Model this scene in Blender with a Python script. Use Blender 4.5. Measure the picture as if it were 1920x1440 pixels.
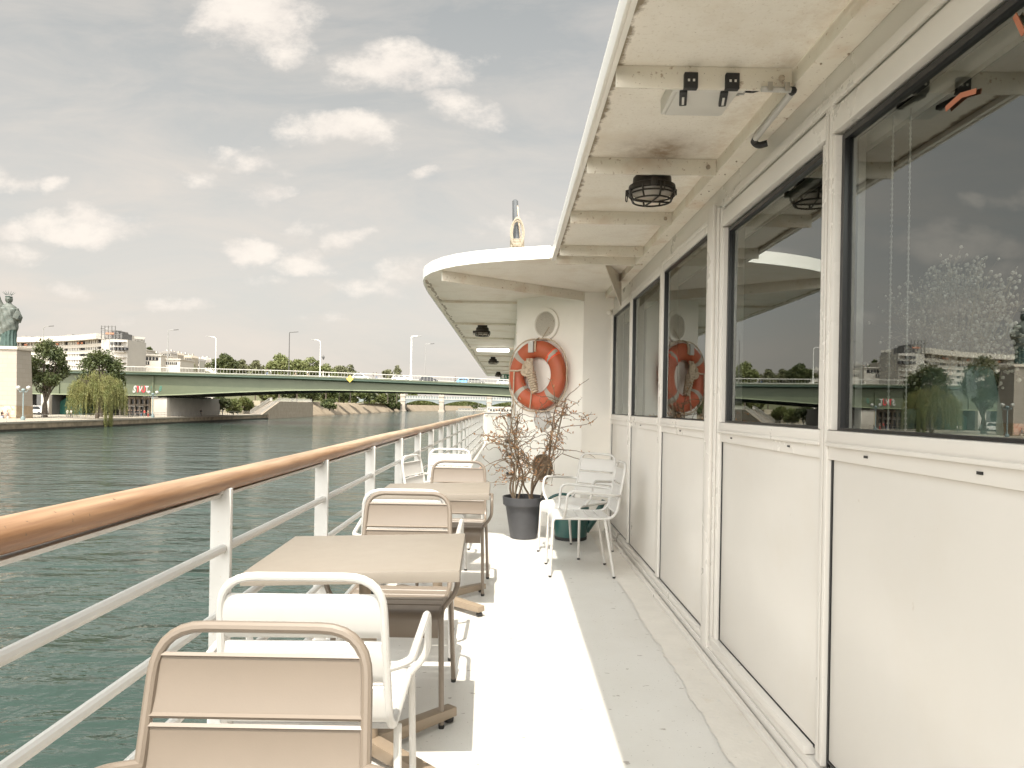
import bpy, bmesh, math, random
from mathutils import Vector, Matrix, Euler, noise
PI = math.pi
S = bpy.context.scene
COL = S.collection
for o in list(bpy.data.objects): bpy.data.objects.remove(o)

# ------------------------------------------------------------------ camera
F_PX, CX, CY, CAM_H, ROLL = 1350.0, 955.0, 763.0, 1.235, math.radians(1.0)
cd = bpy.data.cameras.new("camera"); cam = bpy.data.objects.new("camera", cd); COL.objects.link(cam)
cd.sensor_fit = 'HORIZONTAL'; cd.sensor_width = 36.0; cd.lens = F_PX / 1920 * 36.0
cd.shift_x = (960 - CX) / 1920; cd.shift_y = (CY - 720) / 1920
cd.clip_start = 0.05; cd.clip_end = 20000
cam.location = (0, 0, CAM_H); cam.rotation_euler = (PI / 2, -ROLL, 0)
S.camera = cam

def at(x, y, Y):
    """photo pixel on the plane at distance Y -> world point"""
    u, v = x - CX, CY - y
    u, v = u * math.cos(ROLL) - v * math.sin(ROLL), u * math.sin(ROLL) + v * math.cos(ROLL)
    return Vector((u * Y / F_PX, Y, CAM_H + v * Y / F_PX))

# ------------------------------------------------------------------ exposure
S.view_settings.view_transform = 'Standard'; S.view_settings.look = 'None'
S.view_settings.gamma = 1.0; S.view_settings.use_curve_mapping = False
S.view_settings.exposure = 1.10
S.render.engine = 'CYCLES'
S.cycles.max_bounces = 10; S.cycles.diffuse_bounces = 5; S.cycles.glossy_bounces = 5
S.cycles.transparent_max_bounces = 12; S.cycles.caustics_reflective = False; S.cycles.caustics_refractive = False

# ------------------------------------------------------------------ sun and sky
LIGHT = Vector((0.045, 0.52, -1.0)).normalized()          # the way the sunlight travels
SUN_EL = math.asin(-LIGHT.z); SUN_ROT = math.atan2(-LIGHT.x, -LIGHT.y)
sl = bpy.data.lights.new("sun", 'SUN'); sun = bpy.data.objects.new("sun", sl); COL.objects.link(sun)
sl.energy = 3.3; sl.angle = math.radians(0.55); sl.color = (1.0, 0.93, 0.83)
sun.rotation_euler = LIGHT.to_track_quat('-Z', 'Y').to_euler(); sun.location = (-5, -20, 40)

W = bpy.data.worlds.new("World"); S.world = W; W.use_nodes = True
def make_world():
    nt = W.node_tree; N = nt.nodes; L = nt.links; N.clear()
    def nd(t, **k):
        n = N.new(t)
        for a, b in k.items(): setattr(n, a, b)
        return n
    def m(op, a, b=None, c=None, clamp=False):
        n = nd('ShaderNodeMath', operation=op, use_clamp=clamp)
        for i, v in enumerate((a, b, c)):
            if v is None: continue
            if isinstance(v, (int, float)): n.inputs[i].default_value = v
            else: L.new(v, n.inputs[i])
        return n.outputs[0]
    sky = nd('ShaderNodeTexSky', sky_type='NISHITA', sun_disc=False, sun_elevation=SUN_EL, sun_rotation=SUN_ROT,
             altitude=50, air_density=1.0, dust_density=2.2, ozone_density=1.0)
    hs = nd('ShaderNodeHueSaturation'); hs.inputs['Saturation'].default_value = 0.26
    L.new(sky.outputs[0], hs.inputs['Color'])
    tint = nd('ShaderNodeMix', data_type='RGBA', blend_type='MULTIPLY'); tint.inputs[0].default_value = 1
    L.new(hs.outputs[0], tint.inputs[6]); tint.inputs[7].default_value = (.99, 1.08, 1.05, 1)
    tc = nd('ShaderNodeTexCoord'); sep = nd('ShaderNodeSeparateXYZ'); L.new(tc.outputs['Generated'], sep.inputs[0])
    dy = m('MAXIMUM', m('ABSOLUTE', sep.outputs[1]), 0.06)
    a = m('DIVIDE', sep.outputs[0], dy); b = m('DIVIDE', sep.outputs[2], dy)
    cmb = nd('ShaderNodeCombineXYZ'); L.new(a, cmb.inputs[0]); L.new(b, cmb.inputs[1])
    sc = nd('ShaderNodeVectorMath', operation='MULTIPLY'); L.new(cmb.outputs[0], sc.inputs[0]); sc.inputs[1].default_value = (1, 1.5, 1)
    def noi(scale, det, off, rough=.55, dist=0.0):
        ad = nd('ShaderNodeVectorMath', operation='ADD'); L.new(sc.outputs[0], ad.inputs[0]); ad.inputs[1].default_value = (off, off * .7, off * .3)
        n = nd('ShaderNodeTexNoise'); n.inputs['Scale'].default_value = scale; n.inputs['Detail'].default_value = det
        n.inputs['Roughness'].default_value = rough; n.inputs['Distortion'].default_value = dist
        L.new(ad.outputs[0], n.inputs['Vector']); return n.outputs[0]
    n1 = m('SUBTRACT', noi(6.0, 5, 1.3), .5); n2 = m('SUBTRACT', noi(6.0, 5, 9.1), .5)
    nf = m('SUBTRACT', noi(13, 9, 4.2, .66), .5)
    aw = m('ADD', a, m('MULTIPLY', n1, .20)); bw = m('ADD', b, m('MULTIPLY', n2, .10))
    clouds = [(500, 30, 150, 85, 1), (560, 75, 90, 60, .7), (420, 25, 100, 50, .8), (770, 128, 150, 58, 1.05), (860, 130, 90, 45, .8), (690, 150, 100, 30, .6),
              (880, 215, 85, 42, .75), (635, 255, 150, 42, .85), (530, 250, 60, 32, .6), (360, 332, 62, 26, .7), (425, 298, 55, 28, .7), (495, 318, 36, 16, .45), (478, 362, 46, 22, .45),
              (95, 350, 60, 22, .8), (10, 340, 70, 26, .8), (150, 425, 190, 38, .9), (40, 430, 130, 34, .7), (462, 475, 75, 30, 1.1), (560, 495, 100, 30, .8), (490, 522, 75, 18, .6),
              (575, 437, 55, 22, .7), (668, 455, 58, 24, .75), (690, 545, 110, 28, .75), (780, 520, 90, 28, .65), (325, 562, 75, 20, .8), (960, 440, 90, 42, .7),
              (30, 485, 90, 26, .55), (810, 310, 32, 14, .5), (620, 605, 90, 16, .4), (240, 600, 60, 18, .35), (120, 545, 60, 16, .35),
              (-150, 400, 130, 45, .8), (-160, 180, 160, 60, .9)]
    tot = None
    for (px, py, rx, ry, s) in clouds:
        p = at(px, py, 1.0); p.z -= CAM_H
        dx = m('MULTIPLY', m('SUBTRACT', aw, p.x), F_PX / rx); dz = m('MULTIPLY', m('SUBTRACT', bw, p.z), F_PX / ry)
        r2 = m('MULTIPLY_ADD', dx, dx, m('MULTIPLY', dz, dz))
        f = m('MULTIPLY', m('SUBTRACT', 1.0, r2, clamp=True), s)
        tot = f if tot is None else m('MAXIMUM', tot, f)
    # thin veil everywhere, more of it low down
    st = nd('ShaderNodeVectorMath', operation='MULTIPLY'); L.new(cmb.outputs[0], st.inputs[0]); st.inputs[1].default_value = (1.3, 4.2, 1)
    sn = nd('ShaderNodeTexNoise'); sn.inputs['Scale'].default_value = 2.6; sn.inputs['Detail'].default_value = 8; sn.inputs['Roughness'].default_value = .62; sn.inputs['Distortion'].default_value = .5; L.new(st.outputs[0], sn.inputs['Vector'])
    veil = m('MULTIPLY', m('SUBTRACT', sn.outputs[0], .40, clamp=True), 1.9)
    low = nd('ShaderNodeMapRange'); L.new(sep.outputs[2], low.inputs[0])
    low.inputs[1].default_value = 0.0; low.inputs[2].default_value = .50; low.inputs[3].default_value = .75; low.inputs[4].default_value = .22
    base = m('ADD', m('MULTIPLY', veil, .55), low.outputs[0], clamp=True)
    field = m('MULTIPLY_ADD', nf, 2.3, m('MULTIPLY', tot, 1.0))
    mr = nd('ShaderNodeMapRange', interpolation_type='SMOOTHSTEP'); L.new(field, mr.inputs[0])
    mr.inputs[1].default_value = .10; mr.inputs[2].default_value = 1.08
    mask = m('MULTIPLY', mr.outputs[0], m('GREATER_THAN', tot, 0.001))
    mix0 = nd('ShaderNodeMix', data_type='RGBA'); L.new(base, mix0.inputs[0]); L.new(tint.outputs[2], mix0.inputs[6])
    mix0.inputs[7].default_value = (6.7, 6.05, 5.38, 1)
    mix1 = nd('ShaderNodeMix', data_type='RGBA'); L.new(mask, mix1.inputs[0]); L.new(mix0.outputs[2], mix1.inputs[6])
    cc = nd('ShaderNodeMix', data_type='RGBA'); cf = nd('ShaderNodeMapRange'); L.new(m('ADD', noi(9, 5, 7.7, .6), m('MULTIPLY', mask, .12)), cf.inputs[0]); cf.inputs[1].default_value = .40; cf.inputs[2].default_value = .66
    L.new(cf.outputs[0], cc.inputs[0]); cc.inputs[6].default_value = (6.8, 6.3, 5.8, 1); cc.inputs[7].default_value = (7.9, 7.3, 6.6, 1); L.new(cc.outputs[2], mix1.inputs[7])
    # sky glow added low behind the viewer to brighten the shaded front walls
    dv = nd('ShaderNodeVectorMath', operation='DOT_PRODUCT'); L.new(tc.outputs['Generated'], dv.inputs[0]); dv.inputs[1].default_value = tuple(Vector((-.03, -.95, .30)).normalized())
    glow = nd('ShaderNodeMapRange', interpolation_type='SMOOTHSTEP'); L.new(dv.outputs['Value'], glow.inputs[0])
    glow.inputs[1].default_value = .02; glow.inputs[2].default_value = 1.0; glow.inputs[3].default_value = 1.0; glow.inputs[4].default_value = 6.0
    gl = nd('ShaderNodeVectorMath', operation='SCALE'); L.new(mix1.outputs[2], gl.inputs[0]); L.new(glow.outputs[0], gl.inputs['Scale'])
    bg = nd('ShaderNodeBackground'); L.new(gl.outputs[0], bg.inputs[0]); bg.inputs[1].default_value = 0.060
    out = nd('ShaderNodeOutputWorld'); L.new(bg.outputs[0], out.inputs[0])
make_world()
W.cycles.sampling_method = 'MANUAL'; W.cycles.sample_map_resolution = 512

# ------------------------------------------------------------------ materials
MATS = {}
def mat(name, col, rough=.5, metal=0.0, var=0.0, vscale=6.0, col2=None, bump=0.0, bscale=80.0, spec=.5, speck=None, coord='Object', stretch=(1, 1, 1), trans=0, two=None):
    if name in MATS: return MATS[name]
    M = bpy.data.materials.new(name); M.use_nodes = True; nt = M.node_tree; N = nt.nodes; L = nt.links
    b = N['Principled BSDF']; b.inputs['Base Color'].default_value = (*col, 1); b.inputs['Roughness'].default_value = rough
    b.inputs['Metallic'].default_value = metal; b.inputs['Specular IOR Level'].default_value = spec
    tc = N.new('ShaderNodeTexCoord'); mp = N.new('ShaderNodeMapping'); L.new(tc.outputs[coord], mp.inputs[0]); mp.inputs['Scale'].default_value = stretch
    cur = None
    if var or col2:
        n = N.new('ShaderNodeTexNoise'); n.inputs['Scale'].default_value = vscale; n.inputs['Detail'].default_value = 6; n.inputs['Roughness'].default_value = .62
        L.new(mp.outputs[0], n.inputs['Vector'])
        r = N.new('ShaderNodeMapRange'); L.new(n.outputs[0], r.inputs[0]); r.inputs[1].default_value = .32; r.inputs[2].default_value = .68
        x = N.new('ShaderNodeMix'); x.data_type = 'RGBA'; L.new(r.outputs[0], x.inputs[0])
        c2 = col2 or tuple(c * (1 - var) for c in col)
        x.inputs[6].default_value = (*col, 1); x.inputs[7].default_value = (*c2, 1); cur = x.outputs[2]
        rr = N.new('ShaderNodeMapRange'); L.new(n.outputs[0], rr.inputs[0]); rr.inputs[3].default_value = max(0, rough - .08); rr.inputs[4].default_value = min(1, rough + .1)
        L.new(rr.outputs[0], b.inputs['Roughness'])
    for sp in (speck or []):                                  # (scale, low, high, colour): dirt, chips and scuffs
        n = N.new('ShaderNodeTexNoise'); n.inputs['Scale'].default_value = sp[0]; n.inputs['Detail'].default_value = 5; n.inputs['Roughness'].default_value = .6
        L.new(mp.outputs[0], n.inputs['Vector'])
        r = N.new('ShaderNodeMapRange'); L.new(n.outputs[0], r.inputs[0]); r.inputs[1].default_value = sp[1]; r.inputs[2].default_value = sp[2]
        x = N.new('ShaderNodeMix'); x.data_type = 'RGBA'; L.new(r.outputs[0], x.inputs[0])
        if cur is None: x.inputs[6].default_value = (*col, 1)
        else: L.new(cur, x.inputs[6])
        x.inputs[7].default_value = (*sp[3], 1); cur = x.outputs[2]
    if cur is not None: L.new(cur, b.inputs['Base Color'])
    if bump:
        n = N.new('ShaderNodeTexNoise'); n.inputs['Scale'].default_value = bscale; n.inputs['Detail'].default_value = 4; L.new(mp.outputs[0], n.inputs['Vector'])
        u = N.new('ShaderNodeBump'); u.inputs['Strength'].default_value = bump; u.inputs['Distance'].default_value = .01; L.new(n.outputs[0], u.inputs['Height'])
        L.new(u.outputs[0], b.inputs['Normal'])
    if trans:
        t = N.new('ShaderNodeBsdfTranslucent'); 
        if cur is not None: L.new(cur, t.inputs[0])
        else: t.inputs[0].default_value = (*col, 1)
        ms = N.new('ShaderNodeMixShader'); ms.inputs[0].default_value = trans
        L.new(b.outputs[0], ms.inputs[1]); L.new(t.outputs[0], ms.inputs[2]); L.new(ms.outputs[0], N['Material Output'].inputs[0])
    MATS[name] = M; return M

def brickmat(name, c1, c2, mortar, sx, sy, rough=.85, bump=.3, vert='Z', stain=None):
    """coursed blocks on upright faces (object coordinates: along X+Y, up Z)"""
    if name in MATS: return MATS[name]
    M = bpy.data.materials.new(name); M.use_nodes = True; nt = M.node_tree; N = nt.nodes; L = nt.links; b = N['Principled BSDF']
    tc = N.new('ShaderNodeTexCoord'); sp = N.new('ShaderNodeSeparateXYZ'); L.new(tc.outputs['Object'], sp.inputs[0])
    ad = N.new('ShaderNodeMath'); L.new(sp.outputs[0], ad.inputs[0]); L.new(sp.outputs[1], ad.inputs[1])
    cm = N.new('ShaderNodeCombineXYZ'); L.new(ad.outputs[0], cm.inputs[0]); L.new(sp.outputs[2], cm.inputs[1])
    br = N.new('ShaderNodeTexBrick'); L.new(cm.outputs[0], br.inputs[0]); br.inputs['Scale'].default_value = 1
    br.inputs['Brick Width'].default_value = sx; br.inputs['Row Height'].default_value = sy; br.inputs['Mortar Size'].default_value = sy * .03
    br.inputs['Color1'].default_value = (*c1, 1); br.inputs['Color2'].default_value = (*c2, 1); br.inputs['Mortar'].default_value = (*mortar, 1)
    n = N.new('ShaderNodeTexNoise'); n.inputs['Scale'].default_value = .8; n.inputs['Detail'].default_value = 8; L.new(tc.outputs['Object'], n.inputs['Vector'])
    r = N.new('ShaderNodeMapRange'); L.new(n.outputs[0], r.inputs[0]); r.inputs[1].default_value = .42; r.inputs[2].default_value = .72
    x = N.new('ShaderNodeMix'); x.data_type = 'RGBA'; L.new(r.outputs[0], x.inputs[0]); L.new(br.outputs[0], x.inputs[6]); x.inputs[7].default_value = (*(stain or tuple(c * .6 for c in c1)), 1)
    L.new(x.outputs[2], b.inputs['Base Color']); b.inputs['Roughness'].default_value = rough
    MATS[name] = M; return M

WHITE = (.90, .86, .79)
mat('white_paint', WHITE, .38, var=.05, vscale=3, speck=[(60, .72, .75, (.50, .43, .35)), (1.3, .62, .85, (.77, .71, .62))], bump=.04, bscale=25)
mat('white_panel', (.685, .65, .60), .30, var=.05, vscale=1.1, speck=[(1.6, .52, .78, (.645, .60, .535)), (26, .705, .73, (.60, .55, .49)), (110, .735, .755, (.40, .35, .29))], bump=.05, bscale=3.5)
mat('white_alu', (.69, .655, .605), .28, var=.03, vscale=2)
mat('ceiling_paint', (.90, .84, .75), .55, var=.07, vscale=2.2, speck=[(5, .50, .80, (.80, .73, .63)), (70, .56, .70, (.74, .67, .57)), (55, .67, .72, (.50, .43, .35)), (170, .66, .72, (.42, .36, .29)), (2.2, .54, .78, (.74, .645, .52))], bump=.18, bscale=60)
mat('beam_paint', (.82, .76, .66), .55, var=.10, vscale=3.5, speck=[(35, .62, .70, (.46, .36, .27)), (3.0, .52, .74, (.62, .48, .36)), (90, .66, .71, (.30, .24, .18))], bump=.10, bscale=60)
mat('sooty_paint', (.48, .40, .31), .6, var=.3, vscale=8)
mat('rail_white', (.58, .555, .52), .32, var=.04, vscale=9, speck=[(70, .70, .73, (.50, .38, .25))])
mat('chair_white', (.53, .51, .48), .30, var=.03, vscale=10)
mat('chair_beige', (.185, .149, .116), .36, var=.04, vscale=14, bump=.02, bscale=300)
mat('table_beige', (.232, .20, .164), .42, var=.04, vscale=9, bump=.02, bscale=200)
mat('table_base', (.27, .21, .15), .42, var=.08, vscale=14)
mat('black_rubber', (.018, .017, .016), .55, var=.2)
mat('black_gasket', (.012, .012, .013), .3)
mat('dark_bronze', (.045, .038, .030), .42, metal=.6, var=.35, vscale=30)
mat('pot_grey', (.055, .055, .059), .5, var=.18, vscale=9)
mat('soil', (.06, .042, .028), .95, var=.4, vscale=30)
mat('can_green', (.022, .085, .075), .35, var=.15, vscale=8)
mat('orange_foam', (.43, .080, .030), .5, col2=(.42, .110, .045), vscale=5, speck=[(2.2, .52, .75, (.55, .12, .07)), (40, .68, .72, (.45, .10, .04))], bump=.12, bscale=40)
mat('band_silver', (.42, .38, .32), .45, var=.15, vscale=14)
mat('rope', (.62, .50, .37), .9, var=.25, vscale=45, bump=.5, bscale=220)
mat('rope_pale', (.30, .26, .20), .9, var=.2, vscale=60, bump=.5, bscale=160)
mat('mast_grey', (.085, .09, .095), .35, var=.15, vscale=4)
mat('grille_dark', (.06, .058, .052), .6, var=.3, vscale=40)
mat('mesh_grey', (.20, .19, .175), .5, metal=.3)
mat('stem_brown', (.235, .165, .105), .85, var=.35, vscale=20)
mat('leaf_dry', (.44, .20, .10), .75, col2=(.60, .40, .22), vscale=18, trans=.3)
mat('cane', (.36, .30, .22), .6, var=.2, vscale=10)
mat('steel', (.45, .43, .40), .3, metal=.9)
mat('box_plastic', (.70, .67, .615), .35, var=.04)
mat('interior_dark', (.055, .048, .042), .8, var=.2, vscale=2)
mat('interior_shelf', (.16, .14, .12), .6)
mat('orange_tape', (.42, .15, .08), .6)
mat('flower_white', (.85, .80, .72), .8, var=.15, vscale=30, trans=.3)
mat('flower_stem', (.42, .35, .24), .8)
mat('green_sign', (.03, .17, .10), .5)
mat('sign_white', (.8, .8, .78), .5)
mat('patina', (.100, .106, .088), .6, col2=(.064, .074, .063), vscale=1.3, speck=[(2.2, .58, .75, (.055, .09, .078)), (1.6, .60, .72, (.15, .165, .145))])
mat('patina_green', (.05, .088, .074), .6, var=.35, vscale=2)
mat('gilt', (.75, .50, .16), .3, metal=.8)
brickmat('pedestal_stone', (.325, .285, .24), (.30, .265, .22), (.24, .205, .165), 1.7, .85, stain=(.30, .26, .215))
mat('pedestal_cap', (.52, .46, .38), .8, var=.15, vscale=2)
mat('pedestal_foot', (.33, .25, .165), .85, var=.25, vscale=1.5)
mat('mural_red', (.55, .22, .14), .85, col2=(.58, .49, .39), vscale=.9, speck=[(1.6, .58, .66, (.46, .17, .10))])
brickmat('quay_stone', (.27, .21, .145), (.235, .185, .125), (.12, .09, .06), 1.6, .5, stain=(.12, .095, .062))
mat('quay_foot', (.04, .034, .022), .8, var=.5, vscale=1.5)
mat('quay_cap', (.28, .245, .195), .85, var=.15, vscale=2)
mat('promenade', (.30, .26, .205), .9, var=.14, vscale=.6)
mat('upper_land', (.30, .26, .19), .9, var=.2, vscale=.2)
brickmat('ramp_stone', (.335, .275, .21), (.315, .26, .195), (.26, .215, .16), 2.2, 1.1, stain=(.26, .205, .15))
mat('embankment_stone', (.26, .21, .15), .9, col2=(.18, .14, .095), vscale=.12, stretch=(1, 1, .15), speck=[(.3, .50, .62, (.17, .13, .085))])  # darker noise patches painted in place of shadows across the slope
mat('bridge_green', (.102, .114, .068), .5, col2=(.088, .101, .061), vscale=.35, stretch=(1, 1, 2.2), speck=[(1.3, .6, .85, (.13, .135, .085))])
mat('bridge_green_dark', (.065, .10, .07), .5, var=.2, vscale=.3)
mat('bridge_green_light', (.21, .23, .145), .5, var=.1, vscale=.3)
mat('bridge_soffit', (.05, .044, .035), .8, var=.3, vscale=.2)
mat('asphalt', (.055, .053, .05), .9, var=.15)
mat('bridge_rail', (.45, .425, .38), .5)
mat('concrete', (.43, .39, .34), .85, var=.16, vscale=.4)
mat('concrete_dark', (.10, .097, .092), .85, var=.3, vscale=.3)
mat('tent_green', (.012, .085, .062), .6, var=.2, vscale=.8)
mat('trunk_bark', (.10, .078, .055), .9, var=.35, vscale=2)
mat('leaf_plane', (.062, .082, .018), .6, col2=(.115, .118, .030), vscale=.35, trans=.25)
mat('leaf_dark', (.030, .048, .011), .6, col2=(.092, .100, .030), vscale=.35, trans=.22)
mat('leaf_willow', (.115, .135, .036), .6, col2=(.235, .215, .075), vscale=.7, trans=.3)
mat('leaf_light', (.125, .15, .045), .6, col2=(.19, .195, .075), vscale=.35, trans=.3)
mat('leaf_far', (.105, .112, .05), .7, col2=(.15, .145, .075), vscale=.15, trans=.2)
mat('far_white', (.47, .435, .385), .7, var=.08, vscale=.08)
mat('far_grey', (.40, .375, .34), .7, var=.1, vscale=.1)
mat('far_cream', (.42, .365, .29), .75, var=.12, vscale=.1)
mat('far_roof', (.24, .22, .20), .7, var=.15, vscale=.1)
mat('far_glass', (.035, .035, .037), .2, var=.3, vscale=.2)
mat('far_orange', (.40, .16, .09), .7)
mat('pylon', (.12, .115, .11), .6)
mat('lamp_white', (.74, .71, .66), .5)
mat('lamp_grey', (.30, .29, .27), .5, metal=.3)
mat('lamp_dark', (.075, .07, .065), .5)
mat('lamp_blue', (.17, .215, .215), .5)
mat('globe', (.45, .44, .40), .3)
mat('sign_yellow', (.70, .47, .09), .5)
mat('graffiti_white', (.45, .435, .40), .6)
mat('graffiti_red', (.55, .035, .05), .6)
mat('graffiti_green', (.06, .16, .12), .6)
mat('stone_pale', (.40, .345, .285), .85, var=.2, vscale=.6)
mat('steel_bluegrey', (.20, .22, .22), .5, var=.12, vscale=.3)
mat('steel_white', (.40, .385, .35), .5, var=.1, vscale=.3)
for k, c in dict(car_silver=(.50, .49, .47), car_white=(.78, .76, .72), car_dark=(.055, .055, .06), car_grey=(.20, .195, .185), car_blue=(.16, .36, .62)).items(): mat(k, c, .22, metal=.2)
mat('car_glass', (.03, .034, .038), .08)
mat('tyre', (.02, .02, .02), .8)
mat('skin', (.45, .27, .18), .6); mat('hair', (.03, .022, .016), .7)
for k, c in dict(cloth_black=(.015, .015, .017), cloth_white=(.70, .67, .62), cloth_red=(.42, .05, .04), cloth_blue=(.07, .12, .22), cloth_grey=(.20, .19, .18), cloth_tan=(.42, .32, .22)).items(): mat(k, c, .85)

def special_mats():
    # teak handrail: along Y
    M = bpy.data.materials.new('teak'); M.use_nodes = True; N = M.node_tree.nodes; L = M.node_tree.links; b = N['Principled BSDF']
    tc = N.new('ShaderNodeTexCoord'); mp = N.new('ShaderNodeMapping'); L.new(tc.outputs['Object'], mp.inputs[0]); mp.inputs['Scale'].default_value = (14, .55, 14)
    n = N.new('ShaderNodeTexNoise'); n.inputs['Scale'].default_value = 3.5; n.inputs['Detail'].default_value = 9; n.inputs['Roughness'].default_value = .68; L.new(mp.outputs[0], n.inputs['Vector'])
    cr = N.new('ShaderNodeValToRGB'); L.new(n.outputs[0], cr.inputs[0]); e = cr.color_ramp.elements
    e[0].position = .30; e[0].color = (.165, .068, .026, 1); e[1].position = .70; e[1].color = (.37, .175, .072, 1)
    # sun-bleached upper surface, patchy
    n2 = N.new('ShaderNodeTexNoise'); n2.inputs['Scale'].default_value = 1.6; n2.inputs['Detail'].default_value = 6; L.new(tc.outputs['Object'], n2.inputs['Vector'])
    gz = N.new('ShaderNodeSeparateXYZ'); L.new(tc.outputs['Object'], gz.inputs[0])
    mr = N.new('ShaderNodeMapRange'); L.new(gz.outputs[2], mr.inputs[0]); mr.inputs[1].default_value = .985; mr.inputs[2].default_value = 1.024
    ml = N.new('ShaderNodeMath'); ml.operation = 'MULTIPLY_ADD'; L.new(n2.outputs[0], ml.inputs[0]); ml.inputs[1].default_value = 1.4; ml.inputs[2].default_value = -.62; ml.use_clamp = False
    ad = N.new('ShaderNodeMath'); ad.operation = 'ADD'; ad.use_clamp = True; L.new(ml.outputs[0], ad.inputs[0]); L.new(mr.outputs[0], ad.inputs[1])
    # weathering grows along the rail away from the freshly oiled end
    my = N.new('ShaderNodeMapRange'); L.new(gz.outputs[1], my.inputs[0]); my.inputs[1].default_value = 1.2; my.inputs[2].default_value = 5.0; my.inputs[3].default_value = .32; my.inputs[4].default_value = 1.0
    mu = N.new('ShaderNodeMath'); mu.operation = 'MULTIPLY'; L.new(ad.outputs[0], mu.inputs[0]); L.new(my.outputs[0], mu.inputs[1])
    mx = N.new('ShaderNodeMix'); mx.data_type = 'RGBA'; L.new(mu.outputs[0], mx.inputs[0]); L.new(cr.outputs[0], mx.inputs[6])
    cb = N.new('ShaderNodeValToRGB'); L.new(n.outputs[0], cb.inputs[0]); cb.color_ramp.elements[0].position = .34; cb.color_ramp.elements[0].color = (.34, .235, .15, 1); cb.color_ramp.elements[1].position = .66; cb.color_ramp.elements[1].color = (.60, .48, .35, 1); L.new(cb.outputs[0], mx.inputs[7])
    n3 = N.new('ShaderNodeTexNoise'); n3.inputs['Scale'].default_value = 55; n3.inputs['Detail'].default_value = 3; L.new(tc.outputs['Object'], n3.inputs['Vector'])
    r3 = N.new('ShaderNodeMapRange'); L.new(n3.outputs[0], r3.inputs[0]); r3.inputs[1].default_value = .69; r3.inputs[2].default_value = .73
    m3 = N.new('ShaderNodeMix'); m3.data_type = 'RGBA'; L.new(r3.outputs[0], m3.inputs[0]); L.new(mx.outputs[2], m3.inputs[6]); m3.inputs[7].default_value = (.16, .10, .06, 1)
    L.new(m3.outputs[2], b.inputs['Base Color']); b.inputs['Roughness'].default_value = .36
    bu = N.new('ShaderNodeBump'); bu.inputs['Strength'].default_value = .25; bu.inputs['Distance'].default_value = .004; L.new(n.outputs[0], bu.inputs['Height']); L.new(bu.outputs[0], b.inputs['Normal'])
    MATS['teak'] = M
    # window glass: dark tinted, strongly reflecting
    M = bpy.data.materials.new('window_glass'); M.use_nodes = True; N = M.node_tree.nodes; L = M.node_tree.links; N.remove(N['Principled BSDF'])
    fr = N.new('ShaderNodeFresnel'); fr.inputs['IOR'].default_value = 2.75
    t = N.new('ShaderNodeBsdfTransparent'); t.inputs[0].default_value = (.80, .84, .80, 1)
    g = N.new('ShaderNodeBsdfGlossy'); g.inputs['Roughness'].default_value = 0.0; g.inputs[0].default_value = (.88, .92, .90, 1)
    tc = N.new('ShaderNodeTexCoord'); n = N.new('ShaderNodeTexNoise'); n.inputs['Scale'].default_value = 1.1; n.inputs['Detail'].default_value = 1; L.new(tc.outputs['Object'], n.inputs['Vector'])
    bu = N.new('ShaderNodeBump'); bu.inputs['Strength'].default_value = .02; bu.inputs['Distance'].default_value = .01; L.new(n.outputs[0], bu.inputs['Height']); L.new(bu.outputs[0], g.inputs['Normal'])
    ms = N.new('ShaderNodeMixShader'); L.new(fr.outputs[0], ms.inputs[0]); L.new(t.outputs[0], ms.inputs[1]); L.new(g.outputs[0], ms.inputs[2]); L.new(ms.outputs[0], N['Material Output'].inputs[0])
    MATS['window_glass'] = M
    M = bpy.data.materials.new('glass_inner'); M.use_nodes = True; N = M.node_tree.nodes; L = M.node_tree.links; N.remove(N['Principled BSDF'])
    t = N.new('ShaderNodeBsdfTransparent'); t.inputs[0].default_value = (.93, .95, .93, 1); L.new(t.outputs[0], N['Material Output'].inputs[0]); MATS['glass_inner'] = M
    # vase / lamp glass
    for nm, c in (('vase_glass', (.42, .56, .50)), ('lamp_glass', (.80, .72, .62))):
        M = bpy.data.materials.new(nm); M.use_nodes = True; N = M.node_tree.nodes; L = M.node_tree.links; b = N['Principled BSDF']
        b.inputs['Base Color'].default_value = (*c, 1); b.inputs['Roughness'].default_value = .08
        t = N.new('ShaderNodeBsdfTransparent'); t.inputs[0].default_value = (*c, 1); ms = N.new('ShaderNodeMixShader'); ms.inputs[0].default_value = .5
        L.new(b.outputs[0], ms.inputs[1]); L.new(t.outputs[0], ms.inputs[2]); L.new(ms.outputs[0], N['Material Output'].inputs[0]); MATS[nm] = M
    # deck paint
    M = bpy.data.materials.new('deck_paint'); M.use_nodes = True; N = M.node_tree.nodes; L = M.node_tree.links; b = N['Principled BSDF']
    tc = N.new('ShaderNodeTexCoord')
    def ns(scale, det, lo, hi, rough=.6, st=(1, 1, 1)):
        mp = N.new('ShaderNodeMapping'); L.new(tc.outputs['Object'], mp.inputs[0]); mp.inputs['Scale'].default_value = st
        n = N.new('ShaderNodeTexNoise'); n.inputs['Scale'].default_value = scale; n.inputs['Detail'].default_value = det; n.inputs['Roughness'].default_value = rough; L.new(mp.outputs[0], n.inputs['Vector'])
        r = N.new('ShaderNodeMapRange'); L.new(n.outputs[0], r.inputs[0]); r.inputs[1].default_value = lo; r.inputs[2].default_value = hi; return r.outputs[0], n.outputs[0]
    def mx(f, a, c):
        x = N.new('ShaderNodeMix'); x.data_type = 'RGBA'; L.new(f, x.inputs[0])
        if isinstance(a, tuple): x.inputs[6].default_value = (*a, 1)
        else: L.new(a, x.inputs[6])
        x.inputs[7].default_value = (*c, 1); return x.outputs[2]
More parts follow.
